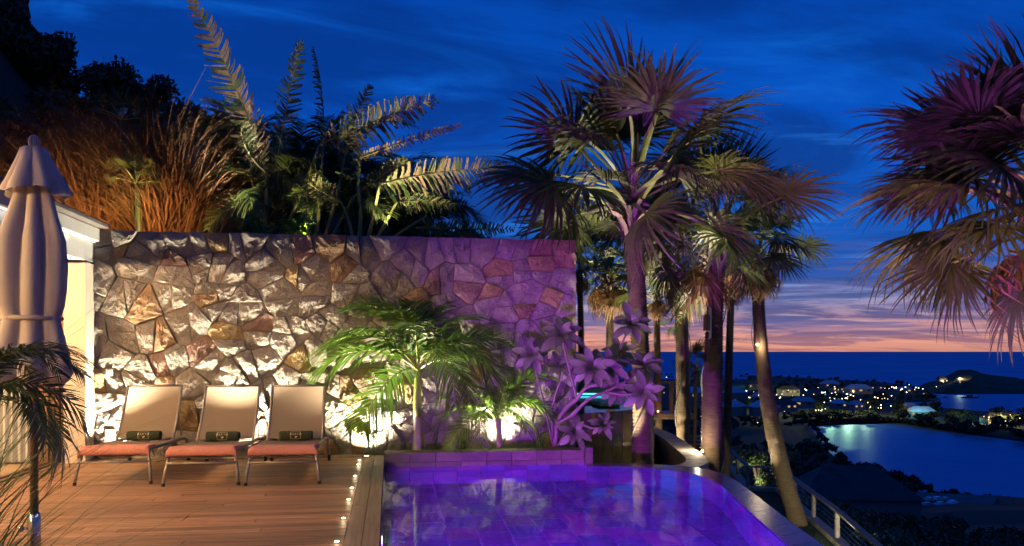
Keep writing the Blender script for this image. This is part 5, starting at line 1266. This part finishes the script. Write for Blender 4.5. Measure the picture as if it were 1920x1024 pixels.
# a dark wood farther down, one mass
def blob_field(name, pts, mat, label, nleaf=130, cat='wood'):
    V = []; Q = []; off = 0
    for k, (p, rx, rz_) in enumerate(pts):
        v, qq = leaf_cloud(1000 + k, nleaf, rx, rx, rz_, rx * .22, .45, 6); V.append(v + np.array(p)); Q.append(qq + off); off += len(v)
    return tag(inst(name, npmesh(name, np.concatenate(V), np.concatenate(Q), mat)), label, cat, kind='stuff')
pts = []
for k in range(900):
    px = rb.uniform(1230, 1980); D = math.exp(rb.uniform(math.log(45), math.log(500)))
    if D > d_end(px) - 8: continue
    z = slope_z(px, D); s = 1.2 + D * .010
    lim = interp(px, [1230, 1340, 1500, 1545, 1590, 1640, 1700, 1740, 1800, 1920], [780, 780, 790, 832, 872, 895, 900, 928, 975, 985])
    if HZ + (CZ - z - s) / D * FP < lim: continue
    if px > 1715 and 200 < D < 275: continue
    if 1712 < px < 1860 and D < 210 and HZ + (CZ - z - s) / D * FP < 968: continue
    pts.append(((lambda q: (q.x, q.y, z + s * .3))(W(px, HZ, D)), s, s * .8))
blob_field('slope_wood', pts, MT['darkleaf'], 'dark scrub wood covering the slope down to the lagoon', 150)
# the canopy of the plain, the spit, the peninsula and the shores
pts = []
def canopy(n, outline, h0, h1, g):
    xs_ = [p[0] for p in outline]; ys_ = [p[1] for p in outline]; c = 0
    while c < n:
        px, py = g.uniform(min(xs_), max(xs_)), g.uniform(min(ys_), max(ys_))
        if not inside(px, py, outline): continue
        q = G(px, py, SEA + 1.5); h = g.uniform(h0, h1); pts.append(((q.x, q.y, SEA + 1.5 + h * .45), h * .75, h * .6)); c += 1
g = random.Random(31)
LEFT = [(1080, 704), (1400, 704), (1500, 708), (1500, 770), (1520, 797), (1500, 805), (1080, 830)]
canopy(150, PEN, 5, 8.5, g); canopy(210, SPIT, 6, 10, g); canopy(260, LEFT, 4.5, 8, g)
for a, b in zip(SPIT[8:], SPIT[9:]):                       # mangrove along the lagoon shore
    for k in range(14): t = k / 14; q = G(a[0] + (b[0] - a[0]) * t, a[1] + (b[1] - a[1]) * t - 1.5, SEA); pts.append(((q.x, q.y, SEA + 2.2), 4.5, 3.4))
for k in range(150):                                       # trees along the near lagoon shore
    px = 1480 + 500 * k / 150 + g.uniform(-4, 4); D = d_end(px) - g.uniform(10, 26); q = W(px, HZ, D)
    if px > 1720 and D < 330 and k % 2: continue
    h = g.uniform(2.4, 4.2) * (1 if px < 1720 else .7); pts.append(((q.x, q.y, SEA + 2.5 + h * .4), h, h * .8))
blob_field('far_wood', pts, MT['farleaf'], 'dark tree canopy of the far shore, spit and plain', 110)
# tall palms standing out of the far canopy
def crown_mesh(seed):
    r2 = random.Random(seed); mb = MB()
    for k in range(13):
        az = k * 2.4; e = r2.uniform(-.3, 1.0); V = []
        for j in range(5):
            t = j / 4; x = 3.6 * t * math.cos(e) ; z = 3.6 * t * math.sin(e) - 2.2 * t * t; wd = .55 * math.sin(math.pi * min(1, t * .85 + .12)); c = Vector((math.cos(az) * x, math.sin(az) * x, z)); s = Vector((-math.sin(az), math.cos(az), 0)) * wd
            V += [c - s - Vector((0, 0, .3 * wd)), c, c + s - Vector((0, 0, .3 * wd))]
        mb.add(V, [q for j in range(4) for q in ((3 * j, 3 * j + 3, 3 * j + 4, 3 * j + 1), (3 * j + 1, 3 * j + 4, 3 * j + 5, 3 * j + 2))])
    return mb.mesh('crown', MT['darkleaf'])
CR = [crown_mesh(1), crown_mesh(2)]; PT = MB().tube([(0, 0, 0), (.3, 0, 6), (.1, 0, 10)], [.35, .25, .2], 7).mesh('trunk', MT['bark'])
for k, (px, py, D, s) in enumerate(((1491, 718, 1350, 1.5), (1466, 716, 1350, 1.3), (1522, 716, 1400, 1.6), (1589, 713, 1450, 1.5), (1600, 717, 1450, 1.2), (1607, 712, 1450, 1.4), (1574, 716, 1450, 1.2), (1697, 757, 830, 1.2), (1722, 762, 800, 1.1), (1735, 760, 790, 1.2), (1749, 764, 780, 1.2), (1765, 765, 770, 1.2), (1785, 767, 760, 1.3), (1832, 775, 730, 1.2), (1890, 775, 720, 1.4), (1650, 754, 860, 1.0), (1470, 720, 1300, 1.2), (1395, 705, 1500, 1.5), (1645, 873, 190, .75), (1380, 708, 1500, 1.2))):
    q = W(px, py, D); h = q.z - (SEA + 1.5 if D > 300 else slope_z(px, D)); o = empty('coconut_palm', (q.x, q.y, q.z - h), 'dark silhouetted coconut palm rising above the far canopy' if D > 300 else 'lone dark coconut palm beside the roof above the lagoon', 'palm tree', 'far coconut palms' if D > 300 else None)
    inst('crown', CR[k % 2], o, (0, 0, h), (0, 0, k), s); inst('trunk', PT, o, (-.1 * h / 10, 0, 0), (0, 0, 0), (1, 1, h / 10))

# houses
def house(px, py, D, w, d, h, rot, roof, label, lit=3, z=None, rh=.35, group=None):
    q = W(px, py, D); q.z = z if z is not None else q.z; t = empty('house', q, label, 'house', group); t.rotation_euler.z = R(rot)
    mb = MB(); mb.box((0, 0, h / 2 - 1), (w, d, h + 2)); mb.obj('wall', MT['housewall'], t)
    o = .5; r = w * .28; mb = MB(); X, Y, H = w / 2 + o, d / 2 + o, d * rh
    mb.add([(-X, -Y, h), (X, -Y, h), (X, Y, h), (-X, Y, h), (-X + d * .42, 0, h + H), (X - d * .42, 0, h + H), (-X, -Y, h - .18), (X, -Y, h - .18), (X, Y, h - .18), (-X, Y, h - .18)], [(0, 1, 5, 4), (1, 2, 5), (2, 3, 4, 5), (3, 0, 4), (0, 6, 7, 1), (1, 7, 8, 2), (2, 8, 9, 3), (3, 9, 6, 0), (6, 9, 8, 7)]); mb.obj('roof', MT[roof], t)
    for k in range(lit):
        x = -w / 2 + w * (k + .5) / lit; mb = MB(); mb.box((x, -d / 2 - .03, h * .5), (w / lit * .34, .06, h * .36)); mb.obj('window', MT['winwarm'] if (k + int(px)) % 3 else MT['glassdark'], t)
H_ = [(1376, 744, 560, 15, 10, 3, 10, 'roofmetal', 'pale blue hip roofed house behind the pool corner palm', 0), (1428, 752, 540, 12, 9, 3, -20, 'roofmetal', 'pale blue roofed house left of the leaning palm', 2), (1372, 772, 430, 13, 9, 3, 30, 'roofmetal', 'broad pale roofed house low on the slope', 0), (1432, 773, 430, 13, 9, 3, -10, 'roofmetal', 'pale roofed house half hidden by the leaning palm', 1),
      (1470, 766, 520, 14, 9, 3, 15, 'roofdark', 'dark roofed house right of the leaning palm', 3), (1505, 760, 560, 14, 8, 3, -15, 'roofmetal', 'low pale roofed house near the lagoon tip', 2), (1572, 763, 620, 10, 8, 3, 5, 'roofmetal', 'small turquoise lit house at the lagoon head', 2), (1603, 765, 640, 12, 8, 3, 20, 'roofmetal', 'small pale roofed house at the lagoon head', 2),
      (1415, 727, 900, 18, 10, 4, 0, 'roofdark', 'far house with a lit row of windows left of the leaning palm', 4), (1478, 738, 780, 18, 10, 4, 0, 'roofdark', 'far house with the longest lit window row', 5), (1556, 725, 1050, 22, 12, 4, 5, 'roofmetal', 'long pale roofed house near the far beach', 3), (1609, 735, 900, 26, 13, 4, -5, 'roofmetal', 'large pale roofed house in the far canopy', 3),
      (1568, 733, 950, 14, 9, 4, 0, 'roofdark', 'small far house with a warm terrace', 3), (1695, 735, 1080, 18, 9, 4, 0, 'roofmetal', 'white roofed house on the peninsula', 2), (1728, 741, 1080, 14, 9, 4, 0, 'roofdark', 'lit house close to the peninsula tip', 3), (1727, 779, 740, 22, 12, 4, -20, 'roofmetal', 'turquoise glowing house on the spit', 3), (1880, 793, 660, 30, 12, 4, -8, 'roofdark', 'brightly lit house on the spit among palms', 6), (1705, 769, 790, 14, 9, 4, 10, 'roofmetal', 'small pale house on the spit', 2),
      (1640, 730, 1000, 16, 9, 4, 0, 'roofdark', 'dark house on the peninsula neck', 3), (1300, 745, 480, 13, 9, 3, 20, 'roofmetal', 'pale house seen between two palm trunks', 2), (1796, 716, 1250, 26, 10, 4, 0, 'roofdark', 'lit villa on the side of the island hill', 4), (1765, 714, 1240, 12, 8, 4, 0, 'roofdark', 'small lit villa on the island ridge', 2), (1825, 715, 1250, 20, 9, 4, 0, 'roofdark', 'lit villa right of the island hilltop', 4)]
for a in H_: house(*a)
house(1592, 962, 130, 17, 12, 3.2, -12, 'roofdark', 'dark hip roofed house just above the lagoon', 0, rh=.36)
house(1885, 1003, 235, 30, 12, 4.5, 20, 'roofmetal', 'long white walled building beside the car park', 0, rh=.12)
# car park and its cars
cp = [W(1700, HZ, 235), W(1850, HZ, 225), W(1870, HZ, 262), W(1720, HZ, 268)]
zc = W(1770, 948, 245).z
mb = MB(); mb.prism([rel(p) for p in cp], zc - 6, zc); tag(mb.obj('car_park', MT['asphalt']), kind='structure')
mb = MB(); mb.prism([rel(p) for p in (W(1790, HZ, 206), W(1960, HZ, 196), W(1960, HZ, 214), W(1800, HZ, 222))], zc - 9, zc + W(1850, 992, 210).z * 0 - 1.6); tag(mb.obj('road', MT['asphalt']), kind='structure')
def car_mesh():
    prof = [(-2.1, .35), (-2.15, .75), (-1.9, .95), (-1.2, 1.02), (-.75, 1.42), (.75, 1.45), (1.35, 1.0), (2.0, .88), (2.15, .6), (2.1, .35)]
    def ext(pr, w, nar=0): 
        mb = MB(); n = len(pr); V = [(x, -w + (nar if z > 1.05 else 0), z) for x, z in pr] + [(x, w - (nar if z > 1.05 else 0), z) for x, z in pr]
        return mb.add(V, [tuple(range(n)), tuple(range(2 * n - 1, n - 1, -1))] + [(i, n + i, n + (i + 1) % n, (i + 1) % n) for i in range(n)])
    body = ext(prof, .88, .14); glass_ = ext([(-1.12, 1.04), (-.74, 1.36), (.70, 1.39), (1.24, 1.04)], .80, .04)
    glass_.v = [(x * 1.02, y * 1.045, z) for x, y, z in glass_.v]; wh = MB()
    return body, glass_
cb, cg = car_mesh(); CB = cb.mesh('body', MT['carpaint']); CG = cg.mesh('windows', MT['glassdark'])
CWH = MB().tube([(0, -.11, 0), (0, .11, 0)], .32, 14).mesh('wheel', MT['black'])
for k, (px, py, lab, whi) in enumerate(((1737, 951, 'grey car parked nearest the trees at the car park edge', 0), (1763, 950, 'dark car parked between a grey and a white car', 0), (1786, 947, 'white car at the end of the car park row', 1), (1757, 940, 'pale car in the back row of the car park', 1), (1772, 941, 'dark car in the back row of the car park', 0), (1742, 941, 'dark car half hidden at the back of the car park', 0), (1792, 967, 'white car below the car park behind a bush', 1), (1870, 994, 'white car parked on the lower road by the long building', 1), (1846, 984, 'dark car on the lower road under the wall', 0))):
    zz = zc if py < 960 else zc - 1.6; q = G(px, py, zz); t = empty('parked_car', q, lab, 'car', 'cars parked below the slope'); t.rotation_euler.z = R(8 + 9 * (k % 3)) + (0 if py < 960 else .2)
    inst('body', CB, t, mat=MT['carwhite'] if whi else None); inst('windows', CG, t)
    for x in (-1.35, 1.35):
        for y_ in (-.80, .80): inst('wheel', CWH, t, (x, y_, .32))
# boats on the bay
for k, (px, py, D, s, lab) in enumerate(((1819, 746, 1060, 1.6, 'long dark boat moored off the island'), (1806, 775, 795, 1.2, 'dark boat with a mast lamp off the spit'), (1772, 746, 1060, .6, 'small dinghy off the island'))):
    q = G(px, py, SEA); t = empty('boat', q, lab, 'boat'); t.rotation_euler.z = -YAW; mb = MB()
    mb.add([(-7 * s, -1.5 * s, .9 * s), (5 * s, -1.6 * s, 1 * s), (8 * s, 0, 1.3 * s), (5 * s, 1.6 * s, 1 * s), (-7 * s, 1.5 * s, .9 * s), (-6.5 * s, -1 * s, -.2), (5 * s, -1 * s, -.2), (7 * s, 0, -.2), (5 * s, 1 * s, -.2), (-6.5 * s, 1 * s, -.2)], [(0, 1, 2, 3, 4), (0, 5, 6, 1), (1, 6, 7, 2), (2, 7, 8, 3), (3, 8, 9, 4), (4, 9, 5, 0)]); mb.obj('hull', MT['boat'], t)
    mb = MB(); mb.bbox((-.5 * s, 0, 1.7 * s), (5 * s, 2 * s, 1.4 * s), .2); mb.obj('cabin', MT['boat'], t)
    mb = MB(); mb.tube([(1 * s, 0, 1), (1 * s, 0, 7 * s)], .08, 6); mb.obj('mast', MT['boat'], t)
# lamps of the town: small globes on short posts
GL = MB().lathe([(.05, -.5), (.35, -.35), (.5, 0), (.35, .35), (.05, .5)], 8).mesh('garden_lamp')
g = random.Random(55); clusters = [(1400, 738, 60, 12, 800, 14), (1475, 737, 40, 14, 800, 26), (1560, 735, 50, 10, 900, 18), (1585, 752, 45, 12, 700, 26), (1680, 728, 60, 7, 1050, 24), (1650, 745, 30, 8, 850, 8), (1880, 790, 38, 9, 660, 24), (1810, 717, 28, 4, 1240, 14), (1765, 714, 8, 4, 1240, 4), (1420, 765, 50, 20, 500, 8), (1540, 768, 30, 6, 560, 5), (1640, 762, 40, 6, 760, 8), (1300, 730, 60, 20, 700, 9)]
for ci, (px, py, sx, sy, D, n) in enumerate(clusters):
    for k in range(n):
        x, y_ = g.gauss(px, sx * .5), g.gauss(py, sy * .5); q = W(x, y_, D * g.uniform(.95, 1.02)); m = g.choices(['lampwarm', 'lampwhite', 'lampgreen', 'lampcyan'], [7, 3, .5 if ci != 0 else 3, .35])[0]
        o = inst('garden_lamp', GL, None, q, (0, 0, 0), D / 800 * g.uniform(.35, .95))
        if not GL.materials: GL.materials.append(MT['lampwarm'])
        o.material_slots[0].link = 'OBJECT'; o.material_slots[0].material = MT[m]
        w_ = {'lampwarm': 'warm', 'lampwhite': 'white', 'lampgreen': 'green', 'lampcyan': 'cyan'}[m]
        tag(o, 'tiny %s lamp glowing among the trees of the far town' % w_, 'lamp', '%s town lamps' % w_)
for px, py, D, pw, col in ((1415, 703, 1380, 9000, (.2, 1, .6)), (1482, 745, 740, 2500, (1, .75, .3)), (1555, 745, 730, 12000, (.85, .9, .3)), (1590, 748, 710, 14000, (.85, .85, .3)), (1625, 745, 740, 9000, (.9, .8, .3)), (1875, 780, 645, 9000, (1, .75, .35)), (1800, 712, 1215, 15000, (1, .7, .3)), (1425, 735, 800, 6000, (.8, .9, .3)), (1830, 785, 670, 2500, (.4, 1, .8)), (1728, 772, 725, 3000, (.2, .8, 1))):
    q = W(px, py - 3, D); o = lamp('POINT', 'town_glow', q, pw * 3, col, rad=.5)
